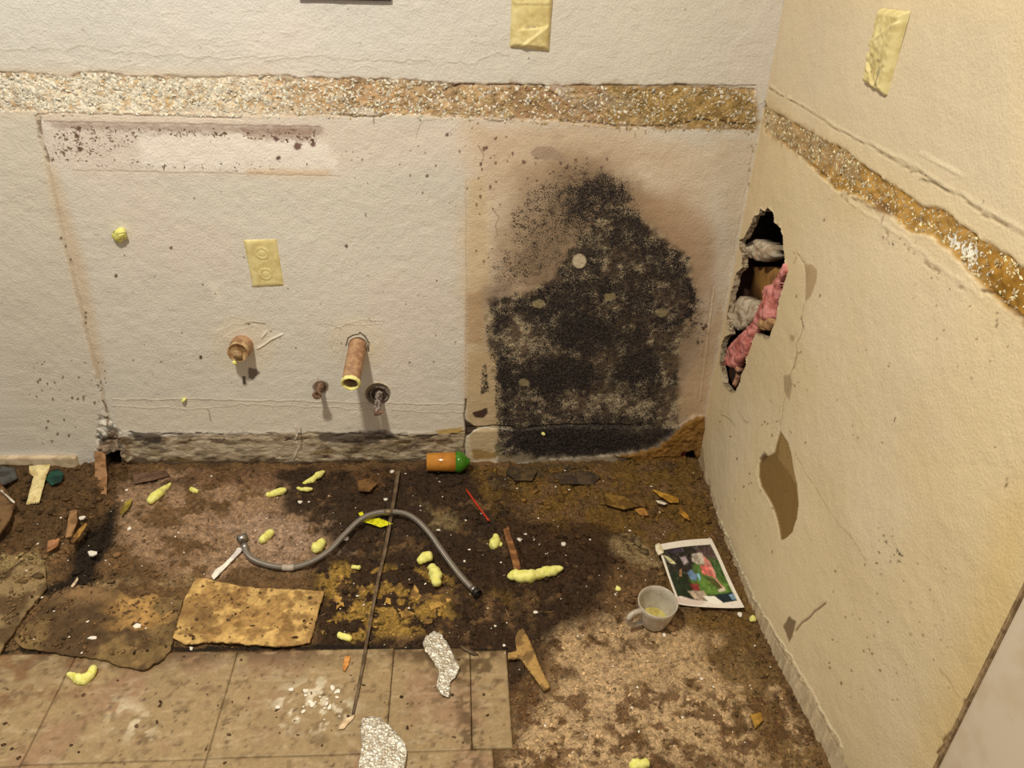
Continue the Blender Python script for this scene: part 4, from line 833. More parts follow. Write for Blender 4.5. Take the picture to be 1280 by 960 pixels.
# dirt: uncountable crumbs and fibres, one object each
def scatter(name, n, regfn, smin, smax, mat, label, cat, fibre=False, bright=(.5, 1.5), tint=None):
    ico = np.array([(0, 0, 1), (.89, 0, .45), (.28, .85, .45), (-.72, .53, .45), (-.72, -.53, .45), (.28, -.85, .45), (.72, .53, -.45), (-.28, .85, -.45), (-.89, 0, -.45), (-.28, -.85, -.45), (.72, -.53, -.45), (0, 0, -1)])
    icf = [(0, 1, 2), (0, 2, 3), (0, 3, 4), (0, 4, 5), (0, 5, 1), (1, 6, 2), (2, 7, 3), (3, 8, 4), (4, 9, 5), (5, 10, 1), (6, 7, 2), (7, 8, 3), (8, 9, 4), (9, 10, 5), (10, 6, 1), (11, 7, 6), (11, 8, 7), (11, 9, 8), (11, 10, 9), (11, 6, 10)]
    VV = []; FF = []; CC = []; r = np.random.RandomState(n)
    for k in range(n):
        px, py = regfn(r); q = FL(px, py)
        if q[0] > -.012 or q[1] > -.004: continue
        ont = q[0] < -.56 and q[1] < -.635
        if ont and r.rand() < .97: continue
        tz = top_z(q[0], q[1]) if px < 440 and py > 690 else None
        if tz and r.rand() < (.45 if px > 215 else .1): continue
        z = TT - .001 if ont else floor_z(q[0], q[1]); z = tz if tz else z; s = smin + (smax - smin) * r.rand() ** 3
        a = r.rand() * 6.28; ca, sa = math.cos(a), math.sin(a)
        sc = np.array([s * r.uniform(6, 14), s * .5, s * .5]) if fibre else s * r.uniform(.6, 1.3, 3) * [1, 1, .6]
        v = ico * (1 + .7 * (r.rand(12, 1) - .5)) * sc * ([1.25, .8, .7] if not fibre else 1); v = np.stack([v[:, 0] * ca - v[:, 1] * sa, v[:, 0] * sa + v[:, 1] * ca, v[:, 2] + v[:, 0] * r.uniform(-.2, .2) * fibre], 1) + [q[0], q[1], z + s * .25]
        n0 = 12 * len(VV); VV.append(v); FF.append(np.array(icf) + n0)
        cc = (floor_c(q[0], q[1]) if not ont else lin((80, 56, 34))) * r.uniform(*bright) if tint is None or r.rand() < .3 else lin(tint[r.randint(len(tint))]) * r.uniform(.7, 1.1)
        CC.append(np.tile(cc, (12, 1)))
    o = obj(name, np.concatenate(VV), np.concatenate(FF), mat, cols=np.clip(np.concatenate(CC) / K, .003, .9), smooth=False, origin=(0, 0, 0))
    return tag(o, label, cat, None, 'stuff')
M_crumb = mat_dirt('crumbs', fine=400, strength=.4, dist=.001, var=(.8, 1.2), rough=.85)
uni = lambda r: (r.uniform(-30, 1030), 578 + 382 * r.rand() ** 1.0)
scatter('dirt_crumbs', 22000, uni, .0007, .0042, M_crumb, 'brown dirt crumbs and rotten debris covering the floor along the walls', 'debris', bright=(.35, 1.6))
scatter('rubble', 1500, lambda r: (r.uniform(-20, 150), r.uniform(585, 735)) if r.rand() < .4 else ((r.uniform(580, 890), r.uniform(582, 660)) if r.rand() < .5 else (r.uniform(400, 900), r.uniform(590, 800))), .0020, .0095, M_crumb, 'larger brown lumps of rotten rubble heaped near the walls', 'debris', bright=(.45, 1.4))
scatter('wood_fibres', 1500, lambda r: (r.uniform(560, 1000), r.uniform(580, 940)) if r.rand() < .7 else (r.uniform(0, 560), r.uniform(590, 800)), .0006, .0014, M_crumb, 'short brown and tan fibres strewn through the floor dirt', 'debris', fibre=True, tint=((150, 110, 56), (112, 78, 36), (90, 60, 30), (176, 142, 96)))

# crust flecks in the two torn bands: parts of the walls
def crust(wall, reg, n, dens, to3, Surf_, col, sz=(.0014, .0032), fade=lambda x: .6):
    P = Surf_.P(reg); r = np.random.RandomState(n); VV = []; FF = []; CC = []; x0, y0 = P.min(0); x1, y1 = P.max(0)
    X = r.uniform(x0, x1, n); Y = r.uniform(y0, y1, n); ok = (segd(X, Y, P, True) < -.001) & ((fbm(X, Y, 45, 3, 500) - .5) * .9 + r.rand(n) < dens(X, Y))
    oc = np.array([(1, 0, 0), (0, 1, 0), (-1, 0, 0), (0, -1, 0), (0, 0, 1.)]); of = np.array([(0, 1, 4), (1, 2, 4), (2, 3, 4), (3, 0, 4)])
    i = np.searchsorted(Surf_.us, X).clip(0, Surf_.nu - 1); j = np.searchsorted(Surf_.vs, Y).clip(0, Surf_.nv - 1); H = Surf_.h[j * Surf_.nu + i]; cnt = 0
    for x, y, h in zip(X[ok], Y[ok], H[ok]):
        s = r.uniform(*sz); a = r.rand() * 6.28; v = oc * [s * r.uniform(.8, 2), s * r.uniform(.6, 1), s * r.uniform(.5, 1.0)] + (r.rand(5, 3) - .5) * s * .5
        u = v[:, 0] * math.cos(a) - v[:, 1] * math.sin(a) + x; w_ = v[:, 0] * math.sin(a) + v[:, 1] * math.cos(a) + y
        VV.append(to3(u, w_, h + v[:, 2] - .0002)); FF.append(of + 5 * cnt); CC.append(np.tile((lin(col) if r.rand() < fade(x) else lin((188, 156, 104))) * r.uniform(.5, 1.05), (5, 1))); cnt += 1
    o = obj('adhesive_crust', np.concatenate(VV), np.concatenate(FF), M_crumb, wall, cols=np.clip(np.concatenate(CC) / K, .003, .9), smooth=False); o['kind'] = 'stuff'
xr = WB(700, 130)[0]
crust(wall_back, [(x, y + 1) for x, y in top] + [(x, y + 4) for x, y in bot], 12000, lambda X, Y: .62 - .12 * ss(xr - .9, xr - .4, X) - .12 * ss(xr - .2, xr + .1, X), lambda u, v, h: np.stack([u, -h, v], 1), B, (226, 210, 178), (.0013, .0042), lambda x: 1 - .65 * ss(xr - .7, xr + .1, np.array(x)))
crust(wall_right, bandR, 5200, lambda X, Y: .34 - .12 * ss(.4, .8, X), R3, Rw, (226, 202, 150))

# ------------------------------------------------------------------ braided hose
M_braid, nd, lk, bs = mat_new('steel_braid')
at = N(nd, 'ShaderNodeAttribute', attribute_name='bc'); sp = N(nd, 'ShaderNodeSeparateXYZ'); lk.new(at.outputs['Vector'], sp.inputs[0])
s1 = mathn(nd, lk, 'SINE', mathn(nd, lk, 'ADD', mathn(nd, lk, 'MULTIPLY', sp.outputs[0], 2200), mathn(nd, lk, 'MULTIPLY', sp.outputs[1], 37.7)))
s2_ = mathn(nd, lk, 'SINE', mathn(nd, lk, 'SUBTRACT', mathn(nd, lk, 'MULTIPLY', sp.outputs[0], 2200), mathn(nd, lk, 'MULTIPLY', sp.outputs[1], 37.7)))
br = mathn(nd, lk, 'MULTIPLY', s1, s2_)
lk.new(mix(nd, lk, maprange(nd, lk, br, -.6, .6, 0, 1), alb((70, 58, 46)), alb((168, 152, 130))), bs.inputs['Base Color'])
bs.inputs['Metallic'].default_value = .55; bs.inputs['Roughness'].default_value = .42; bump(nd, lk, bs, br, .6, .0006)
M_steel = mat_simple('steel', alb((170, 158, 138)), .35, 1.0); M_brass = mat_simple('dull_collar', alb((128, 108, 74)), .5, .6); M_black = mat_simple('black_rubber', alb((34, 26, 20)), .5)
hp = [(306, 684), (309, 692), (318, 700), (334, 706), (350, 709), (368, 709), (390, 702), (412, 688), (432, 667), (450, 650), (468, 642), (488, 640), (506, 642), (522, 651), (538, 668), (552, 688), (568, 710), (582, 727), (592, 737)]
HZ = [.010, .010, .010, .010, .011, .012, .012, .014, .018, .022, .024, .024, .022, .018, .014, .012, .011, .010, .010]
hpath = spline([FL(x, y, z + .002) for (x, y), z in zip(hp, HZ)], 150)
hose = empty('braided_hose', tuple(FL(450, 690, 0)))
tag(hose, 'grey steel-braided water supply hose lying in an S-curve across the floor', 'hose')
Vt, Fc = tube(hpath, .0068, 14); o = obj('hose_sleeve', Vt, Fc, M_braid, hose)
L = np.concatenate([[0], np.cumsum(np.linalg.norm(np.diff(hpath, axis=0), axis=1))]); a_ = o.data.attributes.new('bc', 'FLOAT_VECTOR', 'POINT')
bcv = np.array([(L[i], k / 14., 0) for i in range(150) for k in range(14)], np.float32); a_.data.foreach_set('vector', bcv.ravel())
d0 = hpath[-1] - hpath[-6]; d0 /= np.linalg.norm(d0)
Vt, Fc = lathe([(-.006, .0072), (0, .0085), (.006, .0085), (.006, .0078)], hpath[-1], d0, 16, caps=True); obj('ferrule', Vt, Fc, M_steel, hose)
Vt, Fc = lathe([(.004, .0092), (.005, .011), (.016, .011), (.017, .0095), (.010, .008), (.008, .001)], hpath[-1], d0, 6, caps=False); tag(obj('nut', Vt, Fc, M_black, hose, smooth=False), 'dark six-sided end nut')
d1 = hpath[0] - hpath[5]; d1 /= np.linalg.norm(d1)
Vt, Fc = lathe([(-.006, .0072), (0, .0085), (.008, .0085), (.008, .007)], hpath[0], d1, 16, caps=True); obj('ferrule', Vt, Fc, M_steel, hose)
e0 = FL(297, 675, .014); e1 = FL(310, 670, .014); Vt, Fc = lathe([(-.012, .007), (-.012, .0095), (.010, .0095), (.010, .006), (.002, .005)], (e0 + e1) / 2, e1 - e0, 6, caps=False); tag(obj('nut', Vt, Fc, M_steel, hose, smooth=False), 'shiny steel end nut')
i0 = 88; dd = hpath[i0 + 3] - hpath[i0 - 3]; Vt, Fc = lathe([(-.011, .0068), (-.011, .0078), (.009, .0078), (.009, .0068)], FL(486, 640, .026), dd, 16); obj('collar', Vt, Fc, M_brass, hose)
Vt, Fc = tube(hpath[35:42], .0072, 14, caps=False); tag(obj('paper_label', Vt, Fc, mat_simple('label_paper', alb((170, 150, 124)), .6), hose), 'worn pale wrap label')
M_tag = mat_simple('yellow_tag', alb((216, 206, 28)), .4, c2=alb((180, 164, 20)), mscale=80)
tg = sheet('tag', [(452, 652), (460, 648), (474, 647), (491, 654), (476, 659), (464, 655)], f2(.012), .012, .0008, .003, lambda X, Y, d: (fbm(X, Y, 30, 2, 530) - .5) * .004, None, M_tag, hose)
tg['label'] = 'bright yellow warning tag'
tg = sheet('tag_end', [(448, 642), (453, 640), (455, 644), (450, 646)], f2(.012), .014, .0008, .002, None, None, M_tag, hose); tg['label'] = 'small yellow tag corner'

# ------------------------------------------------------------------ thin strip
M_strip = mat_simple('strip_plastic', alb((110, 88, 62)), .35, c2=alb((80, 60, 40)), mscale=30, spec=.6)
sp_ = [(498, 589), (494, 615), (489, 645), (482, 685), (474, 720), (466, 760), (457, 810), (449, 855), (441, 893)]
zs = [.010, .010, .010, .010, .010, .010, .009, .007, .006]; SPp = spline([FL(x, y, z) for (x, y), z in zip(sp_, zs)], 40)
wv = np.linspace(.0046, .0022, 40); Tt = np.gradient(SPp, axis=0); Tt[:, 2] = 0; Tt /= np.linalg.norm(Tt, axis=1)[:, None]; side = np.stack([Tt[:, 1], -Tt[:, 0], 0 * Tt[:, 0]], 1)
prof = [(-1, 0), (-1, .0022), (-.7, .0022), (-.6, .0008), (.6, .0008), (.7, .0022), (1, .0022), (1, 0)]
Vt = [SPp[i] + side[i] * wv[i] * a + np.array([0, 0, b]) for i in range(40) for a, b in prof]; k8 = len(prof)
Fc = [(i * k8 + k, i * k8 + (k + 1) % k8, (i + 1) * k8 + (k + 1) % k8, (i + 1) * k8 + k) for i in range(39) for k in range(k8)]
tag(obj('channel_strip', Vt, Fc, M_strip, smooth=False), 'long thin grooved strip passing under the hose onto the beige tiles', 'strip')

# ------------------------------------------------------------------ red stick
Vt, Fc = tube(spline([FL(583, 612, .014), FL(597, 632, .013), FL(611, 651, .012)], 8), .0026, 10, .08)
tag(obj('red_stick', Vt, Fc, mat_simple('red_plastic', alb((176, 48, 24)), .45)), 'thin red stick lying below the orange cup', 'stick')

# ------------------------------------------------------------------ orange cup with green lid
cup = empty('small_cup', tuple(FL(558, 596, .0))); tag(cup, 'small orange plastic cup with a green lid lying against the wall foot', 'cup')
rA, rB = .0235, .0268; pA = FL(533, 588, rB); pB = FL(575, 588, rB); pB[1] = pA[1] = -.042; ax = (pB - pA); Lc = np.linalg.norm(ax)
for q in (pA, pB): q[2] = .028
M_or = mat_simple('orange_plastic', alb((180, 116, 40)), .14, c2=alb((166, 98, 32)), mscale=20, spec=.6); M_gr = mat_simple('green_plastic', alb((62, 112, 24)), .2, spec=.5)
Vt, Fc = lathe([(.0008, .001), (0, rA - .004), (0, rA - .0015), (.0015, rA), (Lc * .5, (rA + rB) / 2), (Lc, rB), (Lc, rB - .001)], pA, ax, 36); obj('cup_body', Vt, Fc, M_or, cup)
Vt, Fc = lathe([(Lc - .011, rB - .0004), (Lc - .011, rB + .0012), (Lc + .001, rB + .0012), (Lc + .006, rB * .94), (Lc + .012, rB * .78), (Lc + .017, rB * .55), (Lc + .020, rB * .42), (Lc + .026, rB * .30), (Lc + .027, .001)], pA, ax, 36); obj('lid', Vt, Fc, M_gr, cup)

# ------------------------------------------------------------------ mug
mb = FL(816, 779, 0); mg = empty('mug', (mb[0], mb[1], 0)); tag(mg, 'greyish-beige ceramic mug standing beside the photo print, with yellow liquid inside', 'mug')
M_mug = mat_simple('mug_glaze', alb((178, 162, 134)), .25, c2=alb((160, 142, 114)), mscale=35, spec=.5)
tilt = np.array([.01, -.10, 1.0]); tilt /= np.linalg.norm(tilt); mc0 = np.array([mb[0], mb[1], .004])
prof = [(0, .001), (0, .021), (.0015, .025), (.006, .0285), (.014, .031), (.035, .0355), (.055, .0395), (.066, .0410), (.0672, .0402), (.0665, .0388), (.055, .0370), (.035, .033), (.014, .0285), (.007, .024), (.005, .001)]
Vt, Fc = lathe(prof, mc0, tilt, 48, up=(0, 1, .1)); obj('mug_body', Vt, Fc, M_mug, mg)
Vt, Fc = lathe([(.013, .001), (.013, .0275)], mc0, tilt, 40, up=(0, 1, .1)); tag(obj('liquid', Vt, Fc, mat_simple('tea', alb((178, 158, 84)), .12, c2=alb((156, 134, 66)), mscale=40), mg), 'yellowish liquid')
bq = mc0 + tilt * .0135 + np.array([.022, -.006, .0015]); Vt, Fc = tube([bq, bq + [.003, -.004, .001], bq + [.004, -.008, .001]], [.002, .0028, .0018], 8); obj('insect_speck', Vt, Fc, M_black, mg)
hd = np.array([-.93, -.36, 0]); hd /= np.linalg.norm(hd)
hpth = spline([mc0 + hd * r + tilt * z for r, z in ((.034, .052), (.054, .056), (.066, .046), (.064, .028), (.050, .014), (.028, .012))], 22)
Vt, Fc = tube(hpth, np.interp(np.linspace(0, 1, 22), [0, .2, .8, 1], [.0065, .0055, .005, .006]), 12); obj('handle', Vt, Fc, M_mug, mg)

# ------------------------------------------------------------------ photo print
c4 = [FL(821, 681, .016), FL(889, 673, .016), FL(930, 761, .014), FL(848, 757, .012)]
nu_, nv_ = 90, 120; u, v = np.meshgrid(np.linspace(0, 1, nu_), np.linspace(0, 1, nv_)); u = u.ravel(); v = v.ravel()
Pq = (np.outer((1 - u) * (1 - v), c4[0]) + np.outer(u * (1 - v), c4[1]) + np.outer(u * v, c4[2]) + np.outer((1 - u) * v, c4[3]))
Pq[:, 2] += .004 * np.sin(u * 3.1) * (1 - v) + .005 * (np.abs(u - .5) * 2) ** 3 * (v > .5) * (v - .5) * 2 + .002 * np.sin(v * 6)
c = np.tile(lin((214, 196, 168)), (u.size, 1)) * (.94 + .1 * fbm(u, v, 8, 3, 600))[:, None]
def pm(mask, col, a=1.): 
    global c; mm_ = (mask * a)[:, None]; c = c * (1 - mm_) + lin(col) * mm_
def inp(pts, soft=.01): return 1 - ss(-soft, soft, segd(u, v, pts, True) + .02 * (fbm(u, v, 18, 3, 601) - .5))
inn = 1 - ss(-.004, .004, segd(u, v, [(.035, .11), (.93, .10), (.945, .90), (.70, .93), (.62, .91), (.30, .905), (.035, .90)], True)); c_bg = c.copy()
pm(inn, (36, 30, 22)); pm(inn * inp([(.0, .45), (.30, .5), (.35, .95), (.0, .95)], .05), (28, 40, 20), .8)
pm(inn * inp([(.62, .25), (.98, .35), (.98, .82), (.5, .84), (.32, .62), (.45, .45)], .04), (70, 94, 34)); pm(inn * inp([(.7, .3), (.98, .38), (.98, .6), (.75, .5)], .06), (44, 66, 30), .7); pm(inn * inp([(.45, .6), (.9, .62), (.93, .78), (.5, .8)], .06), (92, 116, 44), .7)
pm(inn * inp([(.62, .16), (.93, .12), (.96, .32), (.70, .30)], .04), (82, 58, 50), .8); pm(inn * inp([(.2, .13), (.4, .13), (.4, .18), (.2, .18)], .03), (66, 52, 66), .8)
pm(inn * inp([(.52, .23), (.70, .22), (.74, .38), (.56, .40), (.49, .33)], .015), (176, 156, 130)); pm(inn * inp([(.52, .26), (.62, .26), (.62, .36), (.52, .36)], .02), (140, 124, 98), .8); pm(inn * inp([(.70, .26), (.78, .34), (.80, .52), (.76, .60), (.70, .56), (.68, .40)], .012), (196, 122, 100))
pm(inn * inp([(.58, .41), (.72, .40), (.76, .58), (.66, .55), (.63, .48), (.62, .55), (.58, .52)], .01), (198, 96, 80)); pm(inn * inp([(.60, .58), (.76, .60), (.84, .72), (.76, .74), (.66, .66)], .02), (66, 48, 26), .8)
pm(inn * inp([(.74, .58), (.77, .58), (.85, .74), (.82, .74)], .01), (200, 140, 110)); pm(inn * inp([(.72, .75), (.84, .72), (.84, .76), (.74, .78)], .01), (196, 176, 140))
pm(inn * inp([(.30, .27), (.40, .26), (.42, .35), (.33, .38)], .015), (150, 130, 122)); pm(inn * inp([(.33, .50), (.42, .46), (.48, .55), (.44, .62), (.36, .60)], .012), (92, 112, 128)); pm(inn * inp([(.49, .52), (.52, .52), (.51, .62), (.48, .62)], .006), (120, 160, 160))
pm(inn * inp([(.30, .66), (.44, .66), (.44, .76), (.34, .78)], .015), (122, 44, 36)); pm(inn * inp([(.24, .77), (.50, .76), (.52, .90), (.30, .90)], .015), (158, 134, 104)); pm(inn * inp([(.22, .46), (.28, .42), (.22, .55), (.18, .55)], .008), (146, 104, 66)); pm(inn * inp([(.05, .20), (.12, .24), (.2, .36), (.1, .34)], .01), (206, 190, 130), .9)
pm(inn * inp([(.62, .82), (.94, .78), (.96, .9), (.72, .92)], .01), (22, 34, 36)); pm(inn * inp([(.86, .82), (.94, .80), (.95, .88), (.88, .89)], .01), (120, 142, 152)); pm(inp([(.45, .84), (.63, .83), (.72, .92), (.62, .96), (.5, .93)], .006), (228, 210, 184)); pm(inp([(.0, .88), (.10, .85), (.45, .93), (.3, .99), (.0, .97)], .006), (196, 172, 148))
nz = ss(.62, .72, fbm(u, v, 40, 3, 603)) * inn; c *= (1 + inn * (fbm(u, v, 22, 4, 605) - .5) * 1.5)[:, None]; pm(nz * (v < .6), (120, 108, 92), .35); pm(ss(.80, .84, fbm(u, v, 40, 3, 604)), (70, 52, 34), .7)
o = obj('photo_print', np.concatenate([Pq, Pq - [0, 0, .0006]]), np.concatenate([gridfaces(nu_, nv_)[:, ::-1], gridfaces(nu_, nv_) + len(Pq)]), mat_dirt('glossy_print', fine=500, strength=.05, dist=.0002, rough=.5, var=(.97, 1.03), spec=.3), cols=np.clip(np.concatenate([c, c]) / K, .003, .9))
tag(o, 'white-bordered colour photo print of people on a lawn lying near the right wall', 'photo')
# the torn crumple at its upper left corner
scrap('torn_paper', [(819, 681), (824, 678), (828, 684), (830, 690), (823, 694), (820, 688)], .026, .002, (218, 200, 160), (190, 168, 120), 'crumpled torn paper bit on the top left corner of the photo print', 'scrap', mat=M_paint)

# ------------------------------------------------------------------ foil pieces
def foil(pts, label, res, seed):
    m = bpy.data.materials.get('foil')
    if not m:
        m, nd, lk, bs = mat_new('foil'); co = N(nd, 'ShaderNodeTexCoord').outputs['Object']
        vv = N(nd, 'ShaderNodeTexVoronoi'); vv.inputs['Scale'].default_value = 190; lk.new(co, vv.inputs['Vector'])
        lk.new(mix(nd, lk, maprange(nd, lk, noise(nd, lk, co, 130, 4), .35, .65, 0, 1), alb((236, 224, 200)), alb((176, 156, 124))), bs.inputs['Base Color'])
        bs.inputs['Metallic'].default_value = .45; bs.inputs['Roughness'].default_value = .38
        b = bump(nd, lk, bs, vv.outputs['Distance'], .9, .0035); bump(nd, lk, bs, noise(nd, lk, co, 260, 3), .6, .002, b)
    o = sheet('foil_piece', pts, f2(.008), .009, .0008, res, lambda X, Y, d: (fbm(X, Y, 160, 2, seed) - .5) * .006 + (fbm(X, Y, 25, 2, seed) - .5) * .006, None, m, jag=.6, smooth=False)
    tag(o, label, 'foil')
foil([(500 + x / 4.8, 680 + y / 4.8) for x, y in [(200, 520), (245, 530), (265, 570), (300, 620), (330, 690), (360, 745), (335, 790), (300, 830), (295, 920), (250, 905), (220, 850), (235, 760), (190, 690), (150, 640), (135, 595), (155, 550)]], 'narrow wavy strip of crinkled silver foil at the upper edge of the tiles', .0032, 71)
foil([(320 + x / 4, 720 + y / 4) for x, y in [(530, 710), (575, 700), (620, 712), (665, 745), (710, 790), (745, 840), (755, 890), (745, 960), (735, 1000), (515, 1000), (515, 955), (520, 890), (530, 850), (525, 790)]], 'large half-round piece of crinkled silver foil at the bottom edge', .0036, 75)

# ------------------------------------------------------------------ taped cover plates
M_tape = mat_simple('masking_tape', alb((206, 184, 122)), .45, c2=alb((190, 166, 104)), mscale=45, spec=.4, bscale=60, bdist=.001)
def facets(u, v, n, seed, amp):
    r = np.random.RandomState(seed); h = np.full(u.shape, -1e9)
    for k in range(n): a, b = r.normal(0, 1, 2); h = np.maximum(h, a * (u - r.rand()) + b * (v - r.rand()))
    return amp * (h - h.mean())
def plate(corn, un, nrm, depth, label, seed, name='wall_plate', outlet=False, nseg=44, flaps=(), folds=1.0):
    c4 = [un(*p) for p in corn]; cen = np.mean(c4, 0); root = empty(name, tuple(cen)); tag(root, label, 'wall plate')
    nrm = np.array(nrm, float)
    def q4(u, v): return (np.outer((1 - u) * (1 - v), c4[0]) + np.outer(u * (1 - v), c4[1]) + np.outer(u * v, c4[2]) + np.outer((1 - u) * v, c4[3]))
    # plate body inside
    cu = np.array([.08, .92, .92, .08]); cv = np.array([.06, .06, .94, .94]); a = q4(cu, cv); P8 = np.concatenate([a - nrm * .004, a + nrm * depth * .7])
    obj('plate', P8, [(0, 1, 2, 3), (4, 5, 6, 7)][::1] + [(i, (i + 1) % 4, (i + 1) % 4 + 4, i + 4) for i in range(4)], mat_simple('plate_plastic', alb((200, 184, 140)), .5) if not bpy.data.materials.get('plate_plastic') else bpy.data.materials['plate_plastic'], root, smooth=False)
    u, v = np.meshgrid(np.linspace(0, 1, nseg), np.linspace(0, 1, nseg * 3 // 2)); shp = u.shape; u = u.ravel(); v = v.ravel()
    e = np.minimum(np.minimum(u, 1 - u) * 10, np.minimum(v, 1 - v) * 14).clip(0, 1)
    h = depth * np.sqrt(e) + folds * e * facets(u, v, 9, seed, .0022) + folds * e * (np.abs(fbm(u * 1.0, v * 1.6, 4, 3, seed) - .5) * .012)
    if outlet:
        for cy in (.28, .72):
            d = np.hypot((u - .5) * .07, (v - cy) * .114); h += .0014 * (1 - ss(.013, .016, d)) - .0012 * (1 - ss(.0, .003, np.abs(d - .008)))
    for (a0, b0, a1, b1, hh, wd) in flaps:          # a fold: a step that fades away from the crease
        L_ = math.hypot(a1 - a0, b1 - b0); dd = ((u - a0) * (b1 - b0) - (v - b0) * (a1 - a0)) / L_; tt = ((u - a0) * (a1 - a0) + (v - b0) * (b1 - b0)) / L_ ** 2
        h += hh * ss(-.012, .012, dd) * np.exp(-np.clip(dd, 0, 9) / wd) * ss(-.05, .1, tt) * ss(1.05, .9, tt) * e
    P = q4(u, v) + np.outer(h - .0005, nrm) + 0
    o = obj('tape', P, gridfaces(shp[1], shp[0]), M_tape, root, smooth=True); o['label'] = 'yellowish masking tape covering the plate'
    return root
plate([(304, 300), (346, 298), (355, 357), (316, 359)], WB, (0, -1, 0), .004, 'painted-over outlet plate on the back wall above the pipes', 5, outlet=True, folds=.12)
plate([(640, -26), (693, -28), (686, 64), (637, 59)], WB, (0, -1, 0), .010, 'tape-wrapped wall plate at the top of the back wall', 13, folds=.35, flaps=[(.95, .62, .25, .98, .005, .12), (.2, .72, .9, .66, -.004, .08), (.0, .35, 1, .35, .002, .1)])
plate([(1103, 10), (1138, 14), (1109, 120), (1082, 103)], WR, (-1, 0, 0), .011, 'crumpled tape-wrapped plate on the right wall', 22, folds=.8, flaps=[(1, .1, .15, .42, .006, .25), (.15, .42, .35, .60, .004, .1), (.55, .62, .6, .98, -.004, .15), (.1, .70, .6, .98, -.004, .2)])
# tape flap on the second plate's right, and dark sign edge
o = sheet('hanging_panel', [(374, -60), (488, -62), (489, 1), (374, -2)], b2, .008, .012, .01, None, None, mat_simple('panel_grey', alb((96, 84, 88)), .6), normal=1); tag(o, 'lower edge of a grey panel at the top of the back wall', 'panel')

# ------------------------------------------------------------------ pipes
M_pipe = mat_simple('rusty_pipe', alb((168, 128, 88)), .6, c2=alb((138, 96, 64)), mscale=70, bscale=160, lo=.40, hi=.62); M_dark = mat_simple('pipe_inside', alb((16, 14, 18)), .8); M_rust = mat_simple('rust_brown', alb((128, 96, 70)), .75, c2=alb((92, 64, 44)), mscale=120, bscale=260)
def pipe_axis(base, tip, L):
    b = WB(*base); return b, np.array([0, -1., 0])
b = WB(447, 432); pr = empty('drain_pipe', (b[0], 0, b[2])); tag(pr, 'open brown drain pipe sticking out of the back wall with a yellow foam rim', 'pipe')
axp = np.array([0, -1, 0.0]); LP = .118
t_ = WB(438, 480, -LP); axp = t_ - b; LP = np.linalg.norm(axp)
Vt, Fc = lathe([(-.004, .021), (LP, .0215), (LP + .001, .020), (LP - .03, .0185)], b, axp, 32); obj('pipe_body', Vt, Fc, M_pipe, pr)
Vt, Fc = lathe([(LP - .028, .019), (LP - .028, .001)], b, axp, 24); obj('pipe_inside', Vt, Fc, M_dark, pr)
ang = np.linspace(0, 2 * math.pi, 40, endpoint=False); axn = axp / LP; pa = np.cross(axn, [0, 0, 1]); pa /= np.linalg.norm(pa); pb = np.cross(axn, pa)
rimv = []; rs = np.random.RandomState(3)
for t in ang:
    jr = rs.uniform(-.002, .0025); d = pa * math.cos(t) + pb * math.sin(t)
    for k in range(8):
        s = 2 * math.pi * k / 8; rimv.append(b + axn * (LP - .004 + .006 * math.sin(s) + rs.uniform(-.001, .001)) + d * (.0200 + (.0028 + jr * .8) * math.cos(s)))
rf = [((i * 8 + k), (i * 8 + (k + 1) % 8), (((i + 1) % 40) * 8 + (k + 1) % 8), (((i + 1) % 40) * 8 + k)) for i in range(40) for k in range(8)]
obj('foam_rim', rimv, rf, mat_simple('pale_foam', alb((236, 220, 128)), .7, c2=alb((222, 200, 110)), mscale=120, bscale=200), pr)
Vt, Fc = lathe([(-.001, .0225), (.0010, .0238), (.0014, .0238), (.0014, .022)], b + [.001, 0, 0], (0, -1, 0), 24); tag(obj('opening_ring', Vt, Fc, M_rust, pr), 'dark ring standing for the torn opening around the pipe')  # dark ring added in place of the opening's shade
# capped cleanout
b = WB(303, 431); pc = empty('capped_pipe', (b[0], 0, b[2])); tag(pc, 'short capped cleanout pipe on the back wall at left', 'pipe')
t_ = WB(297, 441, -.045); axp = t_ - b; LP = np.linalg.norm(axp); axn = axp / LP
Vt, Fc = lathe([(-.004, .026), (LP * .55, .0255), (LP * .6, .0245)], b, axp, 32); obj('pipe_body', Vt, Fc, M_pipe, pc)
M_cap = mat_simple('cap_brass', alb((176, 142, 96)), .45, c2=alb((136, 98, 60)), mscale=60, lo=.45, hi=.62)
Vt, Fc = lathe([(LP * .5, .0235), (LP, .0245), (LP, .0222), (LP - .005, .0215), (LP - .005, .001)], b, axp, 32); obj('cap', Vt, Fc, M_cap, pc)
cc = b + axn * (LP - .005); pa = np.cross(axn, [0, 0, 1]); pa /= np.linalg.norm(pa); pb = np.cross(pa, axn)
P8 = [cc + pa * sx * .009 + pb * (sy * .009 - .003) + axn * sz for sz in (-.001, .011) for sx, sy in ((-1, -1), (1, -1), (1, 1), (-1, 1))]
obj('square_plug', P8, [(0, 3, 2, 1), (4, 5, 6, 7)] + [(i, (i + 1) % 4, (i + 1) % 4 + 4, i + 4) for i in range(4)], M_cap, pc, smooth=False)
fp = WB(292, 453, -.048); Vt, Fc = tube([fp + [0, 0, .004], fp + [.002, -.002, 0], fp + [.006, 0, -.004]], [.004, .0062, .004], 12, .35, bf=150)
fb = obj('foam_blob', Vt, Fc, M_foam, pc); fb['label'] = 'yellow foam blob stuck on the cap'
